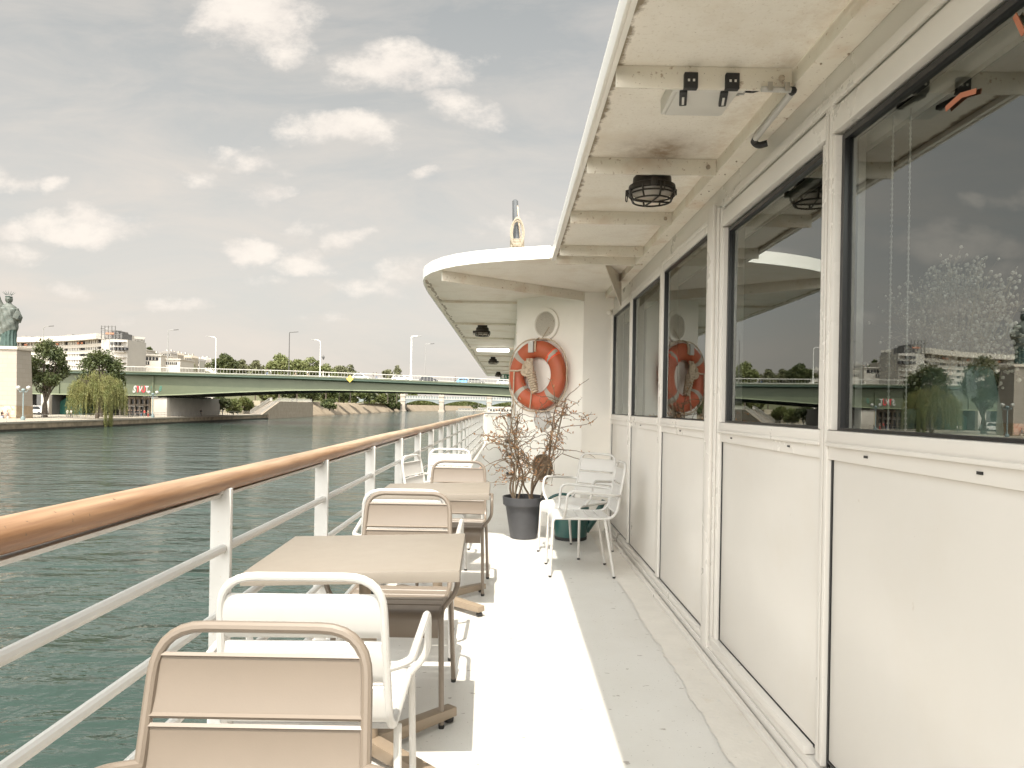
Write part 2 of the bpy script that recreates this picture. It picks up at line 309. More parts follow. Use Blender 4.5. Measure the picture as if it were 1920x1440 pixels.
    f1, _ = ns(2.2, 6, .35, .7); f2, _ = ns(20, 4, .672, .695, .5, (1, 1.7, 1)); f3, _ = ns(95, 2, .70, .73); f4, _ = ns(8, 6, .66, .74, .7)
    c = mx(f1, (.625, .605, .57), (.58, .555, .515)); c = mx(f4, c, (.62, .59, .55)); c = mx(f2, c, (.33, .30, .265)); c = mx(f3, c, (.16, .135, .11))
    L.new(c, b.inputs['Base Color']); b.inputs['Roughness'].default_value = .30; b.inputs['Specular IOR Level'].default_value = .4
    _, nb = ns(60, 6, 0, 1); bu = N.new('ShaderNodeBump'); bu.inputs['Strength'].default_value = .22; bu.inputs['Distance'].default_value = .004; L.new(nb, bu.inputs['Height']); L.new(bu.outputs[0], b.inputs['Normal'])
    MATS['deck_paint'] = M
    # river
    M = bpy.data.materials.new('river_water'); M.use_nodes = True; N = M.node_tree.nodes; L = M.node_tree.links; b = N['Principled BSDF']
    b.inputs['Base Color'].default_value = (.028, .046, .038, 1); b.inputs['Roughness'].default_value = .06; b.inputs['IOR'].default_value = 1.33
    tc = N.new('ShaderNodeTexCoord'); prev = None
    for (scx, scy, det, dist, st) in ((.10, .20, 3, 1.2, .65), (.45, .85, 4, .8, .70), (1.7, 3.2, 3, .3, .45)):
        mp = N.new('ShaderNodeMapping'); L.new(tc.outputs['Object'], mp.inputs[0]); mp.inputs['Scale'].default_value = (scx, scy, 1); mp.inputs['Rotation'].default_value = (0, 0, .35 * dist)
        n = N.new('ShaderNodeTexNoise'); n.inputs['Scale'].default_value = 1.0; n.inputs['Detail'].default_value = det; n.inputs['Roughness'].default_value = .55; n.inputs['Distortion'].default_value = .4; L.new(mp.outputs[0], n.inputs['Vector'])
        bu = N.new('ShaderNodeBump'); bu.inputs['Strength'].default_value = st; bu.inputs['Distance'].default_value = .45 * (.3 / scx) ** .8; L.new(n.outputs[0], bu.inputs['Height'])
        if prev: L.new(prev, bu.inputs['Normal'])
        prev = bu.outputs[0]
    L.new(prev, b.inputs['Normal'])
    MATS['river_water'] = M
    # lit tube light
    M = bpy.data.materials.new('tube_lit'); M.use_nodes = True; b = M.node_tree.nodes['Principled BSDF']
    b.inputs['Base Color'].default_value = (.9, .9, .88, 1); b.inputs['Emission Color'].default_value = (1, .97, .9, 1); b.inputs['Emission Strength'].default_value = 1.6
    MATS['tube_lit'] = M
special_mats()

def stained_ceiling():
    M = MATS['ceiling_paint'].copy(); M.name = 'stained_ceiling'; nt = M.node_tree; N = nt.nodes; L = nt.links; b = N['Principled BSDF']; src = b.inputs['Base Color'].links[0].from_socket
    tc = N.new('ShaderNodeTexCoord'); n = N.new('ShaderNodeTexNoise'); n.inputs['Scale'].default_value = 14; n.inputs['Detail'].default_value = 7; n.inputs['Roughness'].default_value = .7; L.new(tc.outputs['Object'], n.inputs['Vector'])
    def mth(op, a, c):
        q = N.new('ShaderNodeMath'); q.operation = op
        for i, v in enumerate((a, c)):
            if isinstance(v, (int, float)): q.inputs[i].default_value = v
            else: L.new(v, q.inputs[i])
        return q.outputs[0]
    def over(src, fac, col):
        x = N.new('ShaderNodeMix'); x.data_type = 'RGBA'; L.new(fac, x.inputs[0]); L.new(src, x.inputs[6]); x.inputs[7].default_value = (*col, 1); return x.outputs[2]
    sx = N.new('ShaderNodeSeparateXYZ'); L.new(tc.outputs['Object'], sx.inputs[0])
    # soot round the lamp, dirt crust along the eave, rust by the edge beam
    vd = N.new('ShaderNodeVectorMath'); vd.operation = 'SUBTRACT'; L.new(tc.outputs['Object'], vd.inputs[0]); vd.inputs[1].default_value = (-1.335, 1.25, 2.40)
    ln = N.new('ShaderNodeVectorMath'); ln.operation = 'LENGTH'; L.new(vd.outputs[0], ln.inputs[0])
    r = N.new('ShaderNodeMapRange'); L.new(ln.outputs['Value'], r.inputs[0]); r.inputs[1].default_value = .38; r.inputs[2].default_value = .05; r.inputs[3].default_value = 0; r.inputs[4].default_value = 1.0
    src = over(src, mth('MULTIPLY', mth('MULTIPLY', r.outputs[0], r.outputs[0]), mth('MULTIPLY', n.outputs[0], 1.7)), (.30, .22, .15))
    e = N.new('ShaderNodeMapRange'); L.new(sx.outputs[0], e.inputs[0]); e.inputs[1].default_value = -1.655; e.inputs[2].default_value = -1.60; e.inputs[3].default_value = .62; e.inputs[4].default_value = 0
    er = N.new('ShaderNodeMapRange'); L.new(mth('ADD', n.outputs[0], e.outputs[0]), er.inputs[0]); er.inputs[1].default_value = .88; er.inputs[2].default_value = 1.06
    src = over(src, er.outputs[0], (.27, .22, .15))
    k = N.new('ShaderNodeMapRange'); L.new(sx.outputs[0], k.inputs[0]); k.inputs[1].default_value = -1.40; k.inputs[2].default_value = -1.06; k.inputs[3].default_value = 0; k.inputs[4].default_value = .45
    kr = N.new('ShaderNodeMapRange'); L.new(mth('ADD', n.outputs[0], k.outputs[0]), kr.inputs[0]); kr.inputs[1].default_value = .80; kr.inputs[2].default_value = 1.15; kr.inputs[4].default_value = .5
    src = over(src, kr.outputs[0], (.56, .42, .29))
    L.new(src, b.inputs['Base Color']); MATS['stained_ceiling'] = M
stained_ceiling()
# ------------------------------------------------------------------ mesh helpers
def BM(): return bmesh.new()
def box(bm, lo, hi, bev=0.0, mi=0, M=None):
    lo, hi = Vector(lo), Vector(hi)
    vs = [bm.verts.new((x, y, z)) for x in (lo.x, hi.x) for y in (lo.y, hi.y) for z in (lo.z, hi.z)]
    fs = [bm.faces.new([vs[i] for i in q]) for q in ((0, 1, 3, 2), (4, 6, 7, 5), (0, 4, 5, 1), (2, 3, 7, 6), (0, 2, 6, 4), (1, 5, 7, 3))]
    for f in fs: f.material_index = mi
    if M is not None: bmesh.ops.transform(bm, matrix=M, verts=vs)
    if bev:
        es = list({e for f in fs for e in f.edges})
        r = bmesh.ops.bevel(bm, geom=es, offset=bev, segments=2, affect='EDGES', profile=.6)
        for f in r['faces']: f.material_index = mi
def fillet(pts, rad, n=5, closed=False):
    pts = [Vector(p) for p in pts]; out = []
    m = len(pts)
    for i, p in enumerate(pts):
        if not closed and i in (0, m - 1): out.append(p); continue
        r = rad[i] if isinstance(rad, (list, tuple)) else rad
        a, c = pts[i - 1], pts[(i + 1) % m]
        u, v = (a - p), (c - p); k = min(r, u.length * .49, v.length * .49)
        if k < 1e-5 or u.normalized().dot(v.normalized()) < -.9999: out.append(p); continue
        s, e = p + u.normalized() * k, p + v.normalized() * k
        for j in range(n + 1):
            t = j / n; out.append((1 - t) ** 2 * s + 2 * t * (1 - t) * p + t * t * e)
    return out
def tube(bm, pts, r, seg=8, closed=False, caps=True, mi=0, sx=1.0, sy=1.0):
    pts = [Vector(p) for p in pts]; n = len(pts); rings = []
    T = []
    for i in range(n):
        a = pts[i - 1] if (i or closed) else pts[i]; b = pts[(i + 1) % n] if (i < n - 1 or closed) else pts[i]
        T.append((b - a).normalized())
    ref = Vector((0, 0, 1)) if abs(T[0].z) < .9 else Vector((1, 0, 0))
    nrm = T[0].cross(ref).normalized()
    for i in range(n):
        nrm = (nrm - T[i] * nrm.dot(T[i]))
        nrm = nrm.normalized() if nrm.length > 1e-6 else T[i].orthogonal().normalized()
        bi = T[i].cross(nrm); rr = r[i] if isinstance(r, (list, tuple)) else r
        rings.append([bm.verts.new(pts[i] + (nrm * math.cos(2 * PI * k / seg) * sx + bi * math.sin(2 * PI * k / seg) * sy) * rr) for k in range(seg)])
    for i in range(n if closed else n - 1):
        A, B = rings[i], rings[(i + 1) % n]
        for k in range(seg):
            f = bm.faces.new((A[k], A[(k + 1) % seg], B[(k + 1) % seg], B[k])); f.material_index = mi; f.smooth = True
    if caps and not closed:
        f = bm.faces.new(rings[0][::-1]); f.material_index = mi
        f = bm.faces.new(rings[-1]); f.material_index = mi
def lathe(bm, prof, seg=24, c=(0, 0, 0), mi=0, M=None, sx=1, sy=1):
    c = Vector(c); rings = []; new = []
    for (r, z) in prof:
        if r < 1e-6: v = bm.verts.new(c + Vector((0, 0, z))); rings.append([v]); new.append(v)
        else:
            rg = [bm.verts.new(c + Vector((r * sx * math.cos(2 * PI * k / seg), r * sy * math.sin(2 * PI * k / seg), z))) for k in range(seg)]; rings.append(rg); new += rg
    for A, B in zip(rings, rings[1:]):
        for k in range(seg):
            k2 = (k + 1) % seg
            if len(A) == 1 and len(B) == 1: continue
            if len(A) == 1: f = bm.faces.new((A[0], B[k2], B[k]))
            elif len(B) == 1: f = bm.faces.new((A[k], A[k2], B[0]))
            else: f = bm.faces.new((A[k], A[k2], B[k2], B[k]))
            f.material_index = mi; f.smooth = True
    if M is not None: bmesh.ops.transform(bm, matrix=M, verts=new)
def prism(bm, poly, z0, z1, mi=0, M=None):
    """extrude a plan polygon (x,y) between two heights"""
    b = [bm.verts.new((x, y, z0)) for x, y in poly]; t = [bm.verts.new((x, y, z1)) for x, y in poly]; n = len(poly)
    fs = [bm.faces.new(b[::-1]), bm.faces.new(t)] + [bm.faces.new((b[i], b[(i + 1) % n], t[(i + 1) % n], t[i])) for i in range(n)]
    for f in fs: f.material_index = mi
    if M is not None: bmesh.ops.transform(bm, matrix=M, verts=b + t)
def ball(bm, c, r, seg=10, rings=6, mi=0, M=None):
    r = Vector((r, r, r)) if isinstance(r, (int, float)) else Vector(r)
    prof = [(math.sin(PI * i / rings), -math.cos(PI * i / rings)) for i in range(rings + 1)]
    b0 = len(bm.verts); lathe(bm, prof, seg, (0, 0, 0), mi); bm.verts.ensure_lookup_table(); vs = bm.verts[b0:]
    for v in vs: v.co = Vector((v.co.x * r.x, v.co.y * r.y, v.co.z * r.z))
    if M is not None: bmesh.ops.transform(bm, matrix=M, verts=vs)
    for v in vs: v.co += Vector(c)
def origin(o):
    p = Vector((0, 0, 0))
    while o is not None: p += o.location; o = o.parent
    return p
def tag(o, label=None, cat=None, group=None, kind=None):
    for k, v in (('label', label), ('category', cat), ('group', group), ('kind', kind)):
        if v: o[k] = v
    return o
def build(name, bm, m, parent=None, world=False, label=None, sharp=35):
    """links the bmesh as one object; world=True: its coordinates are world ones and the parent stands unrotated"""
    if world and parent is not None: bmesh.ops.translate(bm, vec=-origin(parent), verts=bm.verts)
    bmesh.ops.recalc_face_normals(bm, faces=bm.faces)
    me = bpy.data.meshes.new(name); bm.to_mesh(me); bm.free()
    for x in (m if isinstance(m, (list, tuple)) else [m]): me.materials.append(MATS[x])
    me.shade_smooth()
    me.set_sharp_from_angle(angle=math.radians(sharp))
    o = bpy.data.objects.new(name, me); COL.objects.link(o)
    if parent is not None: o.parent = parent
    if label: o['label'] = label
    return o
def single(name, bm, m, loc, label, cat, group=None, kind=None, sharp=35):
    """a thing that is one mesh: world coordinates in, origin put at loc"""
    bmesh.ops.translate(bm, vec=-Vector(loc), verts=bm.verts)
    o = build(name, bm, m, sharp=sharp); o.location = loc; return tag(o, label, cat, group, kind)
def thing(name, label, cat, loc=(0, 0, 0), rz=0.0, group=None):
    o = bpy.data.objects.new(name, None); COL.objects.link(o); o.location = loc; o.rotation_euler = (0, 0, rz); o.empty_display_size = .2
    return tag(o, label, cat, group)
def structure(name, bm, m, sharp=35): return tag(build(name, bm, m, sharp=sharp), kind='structure')
def copy_tree(o, parent=None):
    c = o.copy(); COL.objects.link(c); c.parent = parent
    for ch in [x for x in list(COL.objects) if x.parent == o]: copy_tree(ch, c)
    return c
R = random.Random(7)

# ================================================================== THE SETTING
bm = BM(); box(bm, (-4000, -600, -4.6), (4000, 9000, -4.0)); structure('water', bm, 'river_water')
bm = BM()                                                       # the side deck, on the hull
box(bm, (-1.0, -5, -4.4), (9.0, 30, 0.0)); structure('deck', bm, 'deck_paint')
bm = BM()                                                       # ragged white strip painted along the foot of the cabin
pts = [(1.10, -5), (1.10, 7.4)]; y = 7.2; edge = []
while y > -5: edge.append((.80 + .03 * noise.noise((0, y * .8, 0)) + .018 * noise.noise((3, y * 6, 0)) + .014 * noise.noise((9, y * 19, 0)) + .012 * noise.noise((5, y * 55, 0)), y)); y -= .01
v = [bm.verts.new((x, y, .004)) for x, y in edge]; w = [bm.verts.new((1.10, y, .004)) for x, y in edge]
for i in range(len(v) - 1): bm.faces.new((v[i], v[i + 1], w[i + 1], w[i]))
mat('border_paint', (.695, .655, .595), .5, var=.10, vscale=5, speck=[(30, .62, .70, (.60, .575, .535)), (85, .69, .72, (.36, .31, .25)), (9, .60, .72, (.62, .565, .49))], bump=.25, bscale=45)
structure('deck_border', bm, 'border_paint')

# ================================================================== CABIN WITH ITS WINDOW WALL AND OVERHANG
XW = 1.03
cab = thing('ship_cabin', 'white cabin wall of large dark windows over white panels, under a stained overhang', 'ship cabin', (2.0, 2.0, 0))
def P(name, fn, m, parent=cab, label=None, sharp=35):
    b = BM(); fn(b); return build(name, b, m, parent, True, label, sharp)
bays = [(-2.75, -.62), (-.54, .84), (.92, 2.305), (2.356, 3.492), (3.728, 4.865), (4.945, 6.10), (6.18, 7.235)]
posts = [(-.62, -.54, .012), (.84, .92, .012), (2.305, 2.356, .013), (3.492, 3.728, .014), (4.865, 4.945, .012), (6.10, 6.18, .012), (7.235, 7.30, .012)]
for (y0, y1, d) in posts:
    def f(b):
        box(b, (XW - d, y0, .10), (XW + .10, y1, 2.24), .006)
        if d == .014:
            box(b, (XW - .034, y0 + .085, .05), (XW - d - .002, y1 - .045, 2.26), .005); box(b, (XW - .022, y0 + .03, .05), (XW - d - .0015, y0 + .07, 2.23), .003)
        if d == .013:
            box(b, (XW - .017, y0 + .018, .11), (XW - d - .001, y1 - .018, 2.2), .002)
    P('post', f, 'white_alu')
def f(b):                                                        # eaves band over the windows
    box(b, (XW + .004, -4.9, 2.20), (XW + .12, 7.30, 2.345), .003)
    box(b, (XW - .014, -4.9, 2.222), (XW + .002, 3.60, 2.258), .004)
    box(b, (XW - .010, 3.75, 2.205), (XW + .002, 7.24, 2.235), .004)
P('header', f, 'white_alu')
P('upper_wall', lambda b: box(b, (XW + .12, -4.9, 2.10), (XW + .14, 7.3, 2.40)), 'white_paint')
def f(b):                                                        # sill band between windows and panels
    for i, (y0, y1) in enumerate(bays):
        d = .014 if i < 4 else .010
        box(b, (XW - d, y0, 1.135), (XW + .06, y1, 1.178), .004)
        box(b, (XW - d + .007, y0, 1.085), (XW + .06, y1, 1.133), .003)
        box(b, (XW - d - .006, y0, 1.128), (XW - d + .006, y1, 1.140), .002)
P('sill_rail', f, 'white_alu')
for y0 in (.9, 1.55, 2.05, 2.62, 3.3, 4.3, 5.6): P('drain_slot', lambda b: box(b, (XW - .0095, y0, 1.106), (XW - .003, y0 + .020, 1.113)), 'black_gasket')
def f(b):                                                        # foot rail and stepped skirting
    box(b, (XW - .02, -4.9, .028), (XW + .06, 7.28, .092), .004)
    box(b, (XW - .030, -4.9, .010), (XW - .021, 7.28, .060), .004)
    box(b, (XW - .062, -4.9, .002), (XW - .036, 7.28, .030), .006)
    box(b, (XW - .03, 2.40, .094), (XW + .05, 3.53, .125), .004); box(b, (XW - .03, .93, .094), (XW + .05, 2.25, .125), .004)
P('skirting', f, 'white_alu')
for i, (y0, y1) in enumerate(bays):
    z0, z1 = .06, 1.083
    P('wall_panel', lambda b: box(b, (XW + .006, y0 + .009, .128 if i < 4 else .098), (XW + .03, y1 - .012, z1 + .001), .003), 'white_panel')
    P('panel_gap_strip', lambda b: (box(b, (XW + .002, y1 - .0115, .10), (XW + .012, y1 - .0035, 1.083)), box(b, (XW + .002, y0 + .004, .120 if i < 4 else .0925), (XW + .012, y1 - .0125, .1265 if i < 4 else .0975))), 'black_gasket')  # black strips stand in for the shaded gaps beside and below each panel
    P('panel_gap', lambda b: box(b, (XW + .031, y0 - .02, .05), (XW + .04, y1 + .02, 1.16)), 'black_gasket')
    zt = 2.115 if i < 4 else 2.165
    win = P('window', lambda b: [box(b, (XW - (.012 if i < 4 else .009), y0, zt + (.0 if i > 3 else .012)), (XW + .05, y1, 2.205), .004)] +
            [box(b, (XW - (.010 if i < 4 else .007), y, 1.18), (XW + .05, y + (.022 if i < 4 else .014), zt), .003) for y in (y0, y1 - (.022 if i < 4 else .014))], 'white_alu')
    a, g = (.024, .019) if i < 4 else (.015, .008)
    xg = XW + (.022 if i < 4 else .012)
    def f(b):
        box(b, (xg - .012, y0 + a, 1.179), (xg + .03, y0 + a + g, zt - .002)); box(b, (xg - .012, y1 - a - g, 1.179), (xg + .03, y1 - a, zt - .002))
        box(b, (xg - .012, y0 + a + g, zt - g), (xg + .03, y1 - a - g, zt - .002)); box(b, (xg - .012, y0 + a + g, 1.179), (xg + .03, y1 - a - g, 1.179 + g * .45))
        if i < 4:                                                # second, inner bead of the sash
            box(b, (xg + .006, y0 + a + g, 1.195), (xg + .026, y0 + a + g + .014, zt - g)); box(b, (xg + .006, y1 - a - g - .014, 1.195), (xg + .026, y1 - a - g, zt - g))
    P('gasket', f, 'black_gasket', win)
    def f(b):
        box(b, (xg + .002, y0 + a + g - .004, 1.186), (xg + .005, y1 - a - g + .004, zt - g + .004)); b.faces.ensure_lookup_table()
        for q in b.faces: q.material_index = 0 if q.calc_center_median().x < xg + .0022 else 1
    P('pane', f, ['window_glass', 'glass_inner'], win)
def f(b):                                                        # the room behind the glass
    for lo, hi in (((1.15, -4.9, .60), (4.6, 7.28, .64)), ((4.6, -4.9, .6), (4.64, 7.28, 2.44)), ((1.15, -4.94, .6), (4.64, -4.9, 2.44)), ((1.15, 7.28, .6), (4.64, 7.32, 2.44)), ((1.15, -4.9, 2.36), (1.2, 7.28, 2.399)), ((1.2, -4.9, 2.36), (4.6, -.6, 2.399)), ((1.2, 1.25, 2.36), (4.6, 7.28, 2.399)), ((2.3, -.6, 2.36), (4.6, 1.25, 2.399))): box(b, lo, hi)  # ceiling pieces leave an unseen opening, added to light the vase
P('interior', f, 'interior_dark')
P('window_shelf', lambda b: box(b, (XW + .075, -4.8, 1.10), (1.62, 7.25, 1.135), .004), 'interior_shelf')
def f(b):
    for k in range(2):
        tube(b, [(1.10 + .02 * k, 2.09 - .055 * k, 1.15), (1.10 + .02 * k, 2.09 - .055 * k, 2.10)], .0022, 5)
        for j in range(60): ball(b, (1.10 + .02 * k, 2.09 - .055 * k, 1.16 + j * .0155), .0042, 5, 4)
P('blind_cord', f, 'white_alu')
def f(b):
    M = Matrix.Translation((1.048, 1.69, 1.985)) @ Euler((.25, 0, 0)).to_matrix().to_4x4(); box(b, (-.001, -.055, -.006), (.001, .0, .006), M=M)
    M = Matrix.Translation((1.048, 1.69, 1.985)) @ Euler((-.12, 0, 0)).to_matrix().to_4x4(); box(b, (-.001, -.0, -.007), (.001, .06, .007), M=M)
P('tape_scrap', f, 'orange_tape')
P('tape_scrap', lambda b: box(b, (-.001, -.03, -.006), (.001, .03, .006), M=Matrix.Translation((1.048, 1.50, 2.05)) @ Euler((1.1, 0, 0)).to_matrix().to_4x4()), 'orange_tape')
# overhang
XE = .32
def f(b):
    for lo, hi in (((XE, -4.9, 2.40), (1.2, 5.60, 2.43)), ((1.2, -4.9, 2.40), (7.0, -.6, 2.43)), ((1.2, 1.25, 2.40), (7.0, 5.6, 2.43)), ((2.3, -.6, 2.40), (7.0, 1.25, 2.43))): box(b, lo, hi)  # unseen opening cut through the roof to let light onto the vase
ov = P('overhang', f, 'stained_ceiling')
def f(b):
    box(b, (XE - .012, -4.9, 2.372), (XE, 5.60, 2.462), .004); box(b, (XE + .001, -4.9, 2.376), (XE + .020, 5.60, 2.399), .003)
P('eave_edge', f, 'white_paint', ov)
for yb in (-2.08, -1.17, -.27, .64, 1.54, 2.44, 3.34, 4.25, 5.15): P('beam', lambda b: box(b, (XE + .022, yb, 2.325), (.94, yb + .012, 2.3995), .002), 'beam_paint', ov)
P('beam', lambda b: box(b, (XE + .022, 5.50, 2.335), (1.0, 5.53, 2.3995), .003), 'beam_paint', ov)
P('edge_beam', lambda b: box(b, (.942, -4.9, 2.338), (.954, 7.2, 2.3995), .002), 'beam_paint', ov)
P('soffit_board', lambda b: box(b, (.956, -4.9, 2.346), (XW + .118, 7.25, 2.352)), 'beam_paint', ov)
def f(b):                                                        # knee bracket where the overhang meets the deckhouse
    M = Matrix.Translation((.955, 6.0, 2.352)); vs = [b.verts.new(Vector(p)) for p in ((.70, 5.6, 2.398), (.955, 6.3, 2.398), (.955, 6.3, 2.13), (.709, 5.603, 2.398), (.964, 6.303, 2.398), (.964, 6.303, 2.13))]
    for q in ((0, 1, 2), (5, 4, 3), (0, 3, 4, 1), (1, 4, 5, 2), (2, 5, 3, 0)): b.faces.new([vs[k] for k in q])
P('bracket', f, 'beam_paint', ov)
for k in range(16):                                              # screw heads and welds on the soffit
    y = R.uniform(.9, 5.2); P('screw_head', lambda b: ball(b, (.956 + R.uniform(.004, .09) , y, 2.345), .0045, 6, 4), 'sooty_paint', ov)
for y in (2.44, 3.34, 4.25): P('weld', lambda b: ball(b, (.90, y - .01, 2.36), .011, 8, 5), 'sooty_paint', ov)

# ================================================================== DECKHOUSE WITH ITS ROUNDED ROOF
dh = thing('deckhouse', 'white deckhouse block with a chamfered front wall under a rounded roof', 'deckhouse', (1.0, 9.0, 0))
plan = [(XW + .06, 7.25), (.73, 7.21), (.068, 7.76), (.068, 27.5), (6.5, 27.5), (6.5, 7.32), (XW + .06, 7.32)]
P('wall', lambda b: prism(b, plan, 0.001, 2.40), 'white_paint', dh)
# roof outline (rounded front corner)
roof = [(XE - .02, 5.60), (.13, 5.66), (-.063, 5.735), (-.282, 5.845), (-.44, 5.96), (-.57, 6.10), (-.68, 6.28), (-.76, 6.48), (-.80, 6.68), (-.822, 6.95), (-.835, 7.4), (-.85, 27.6), (6.6, 27.6), (6.6, 5.60)]
rf = P('roof', lambda b: prism(b, roof, 2.4005, 2.485), 'ceiling_paint', dh)
def f(b):                                                        # rim band
    pth = roof[:12]; q = []
    for i in range(len(pth)):
        a = Vector(pth[max(0, i - 1)]); c = Vector(pth[min(len(pth) - 1, i + 1)]); t = (c - a).normalized(); n = Vector((-t.y, t.x)); q.append(n if n.y < 0 or n.x < -.5 else -n)
    for (o0, o1, z0, z1) in ((.002, .022, 2.392, 2.492),):
        rows = [[b.verts.new((p[0] + n.x * o, p[1] + n.y * o, z)) for (o, z) in ((o0, z0), (o1, z0), (o1, z1), (o0, z1))] for p, n in zip(pth, q)]
        for A, B in zip(rows, rows[1:]):
            for k in range(4): b.faces.new((A[k], A[(k + 1) % 4], B[(k + 1) % 4], B[k]))
        b.faces.new(rows[0]); b.faces.new(rows[-1][::-1])
P('fascia', f, 'white_paint', rf, sharp=60)
def f(b):                                                        # hollow rib from the rounded corner back to the wall
    a, c = Vector((-.60, 6.20)), Vector((.73, 7.208)); t = (c - a).normalized(); n = Vector((-t.y, t.x)) * .006
    prism(b, [(a + n)[:], (c + n)[:], (c - n)[:], (a - n)[:]], 2.31, 2.4)
P('rib', f, 'beam_paint', rf)
for k in range(9):
    P('rib', lambda b: box(b, (-.80, 7.95 + k * 2.1, 2.372), (.066, 7.965 + k * 2.1, 2.4), .002), 'beam_paint', rf)
def f(b):                                                        # dirt crust along the drip edge
    for k in range(160):
        y = 6.7 + (k / 160) ** 1.3 * 18; ball(b, (-.795 + R.uniform(-.012, .02), y, 2.399), (R.uniform(.008, .02), R.uniform(.03, .09), .003), 6, 4)
P('drip_crust', f, 'sooty_paint', rf)['kind'] = 'stuff'
CH0, CH1 = Vector((.73, 7.21, 0)), Vector((.068, 7.76, 0)); CT = (CH0 - CH1).normalized(); CNRM = Vector((-CT.y, CT.x, 0)); CNRM = CNRM if CNRM.y < 0 else -CNRM
def chamf(px, py, off=0.0):
    """point of the chamfered wall under a photo pixel"""
    d = at(px, py, 1.0) - Vector((0, 0, CAM_H)); t = CNRM.dot(CH0 - Vector((0, 0, CAM_H))) / CNRM.dot(d); return Vector((0, 0, CAM_H)) + d * t + CNRM * off
FR = Matrix((CT, Vector((0, 0, 1)), CNRM)).transposed()          # local x along wall, y up, z out of the wall
def frame_at(p): return Matrix.Translation(p) @ FR.to_4x4()
for (px, py, rad, lab) in ((1024, 608, .172, 'round vent with a pale ring and grey mesh'), (1018, 876, .150, 'round vent with dark rusty mesh')):
    c = chamf(px, py, .002); Mx = frame_at(c)
    lo = py > 700
    v = P('vent', lambda b: lathe(b, [(rad * .74, .012), (rad * .78, .022), (rad * .97, .020), (rad, .010), (rad, .0)] if not lo else [(rad * .90, .004), (rad * .93, .012), (rad, .010), (rad, .0)], 32, M=Mx), 'white_paint', dh, lab)
    def f(b):
        rr = rad * (.74 if not lo else .9); n = 15
        lathe(b, [(0, .002), (rr, .002)], 28, M=Mx)
    P('backing', f, 'grille_dark' if lo else 'mesh_grey', v)
    def f(b):
        rr = rad * (.74 if not lo else .9); n = 15
        for k in range(-n, n + 1):
            o = k / (n + .5) * rr; h = math.sqrt(max(0, rr * rr - o * o))
            box(b, (o - .0016, -h, .004), (o + .0016, h, .008), M=Mx); box(b, (-h, o - .0016, .009), (h, o + .0016, .012), M=Mx)
    P('mesh', f, 'beam_paint' if not lo else 'stem_brown', v)
# white half-round cover low on the chamfered wall
c = chamf(1018, 786, .0)
P('cover_plate', lambda b: lathe(b, [(0, .05), (.06, .046), (.10, .03), (.115, .0)], 24, M=frame_at(c)), 'chair_white', dh)
def f(b):                                                        # vertical pipe with black clamps by the side passage
    tube(b, [(.012, 8.35, .05), (.012, 8.35, 1.02)], .018, 10); box(b, (.012, 8.34, .05), (.066, 8.36, .08)); box(b, (.012, 8.34, .95), (.066, 8.36, .98))
pp = P('standpipe', f, 'rail_white', dh)
for z in (.46, .68, .83): P('clamp', lambda b: (lathe(b, [(.0, -.02), (.032, -.02), (.036, 0), (.032, .02), (0, .02)], 12, (.012, 8.35, z)), z > .8 and box(b, (-.05, 8.325, z - .01), (-.02, 8.36, z + .03), .006)), 'black_rubber', pp)
for z in (2.2, 2.05, 1.78, 1.6, 1.25): P('bolt', lambda b: ball(b, (.066, 7.95, z), (.008, .012, .012), 6, 4), 'beam_paint', dh)
P('bolt', lambda b: ball(b, chamf(1020, 546, .004), .012, 6, 4), 'sooty_paint', dh); P('socket', lambda b: ball(b, (.99, 7.235, 2.20), .03, 8, 6), 'white_paint', dh)

# ================================================================== RAILING
XR, ZR = -.90, .99
rl = thing('ship_railing', 'white ship railing with flat posts under a round varnished teak handrail', 'railing', (XR, 0, 0))
def f(b):
    pts = [(XR + .004 * math.sin(y * .7), y, ZR + .003 * math.sin(y * 1.3 + 1)) for y in [-4.5 + .4 * k for k in range(72)]] + [(XR, 24.4, ZR), (XR + .02, 24.8, ZR)]
    tube(b, pts, .036, 20, sx=1.12, sy=.92)
P('handrail', f, 'teak', rl)
yp = [2.22 - 1.19 * k for k in range(1, 6)] + [2.22 + 1.19 * k for k in range(19)]
for y in yp: P('post', lambda b: (box(b, (XR - .012, y - .010, -.02), (XR + .050, y + .010, ZR - .02), .003), box(b, (XR - .03, y - .03, ZR - .036), (XR + .03, y + .03, ZR - .024), .002)), 'rail_white', rl)
for z in (.785, .588, .388, .19): P('rail_bar', lambda b: tube(b, [(XR + .028, -4.5, z), (XR + .028, 9, z), (XR + .028, 24.2, z)], .0145, 10), 'rail_white', rl)
P('kerb', lambda b: (box(b, (XR - .04, -4.9, .001), (XR + .055, 24.4, .055), .01)), 'rail_white', rl)
P('flat_strip', lambda b: box(b, (XR - .022, -4.5, ZR - .048), (XR + .022, 24.2, ZR - .037), .002), 'rail_white', rl)
P('end_panel', lambda b: (box(b, (XR + .05, 24.5, .05), (-.06, 24.53, .93), .004), box(b, (XR + .0, 24.47, .93), (-.05, 24.56, .98), .004), box(b, (XR + .0, 24.46, 0.001), (XR + .07, 24.56, .95), .006), box(b, (XR + .08, 24.40, .001), (-.06, 24.48, .06), .004)), 'white_paint', rl)

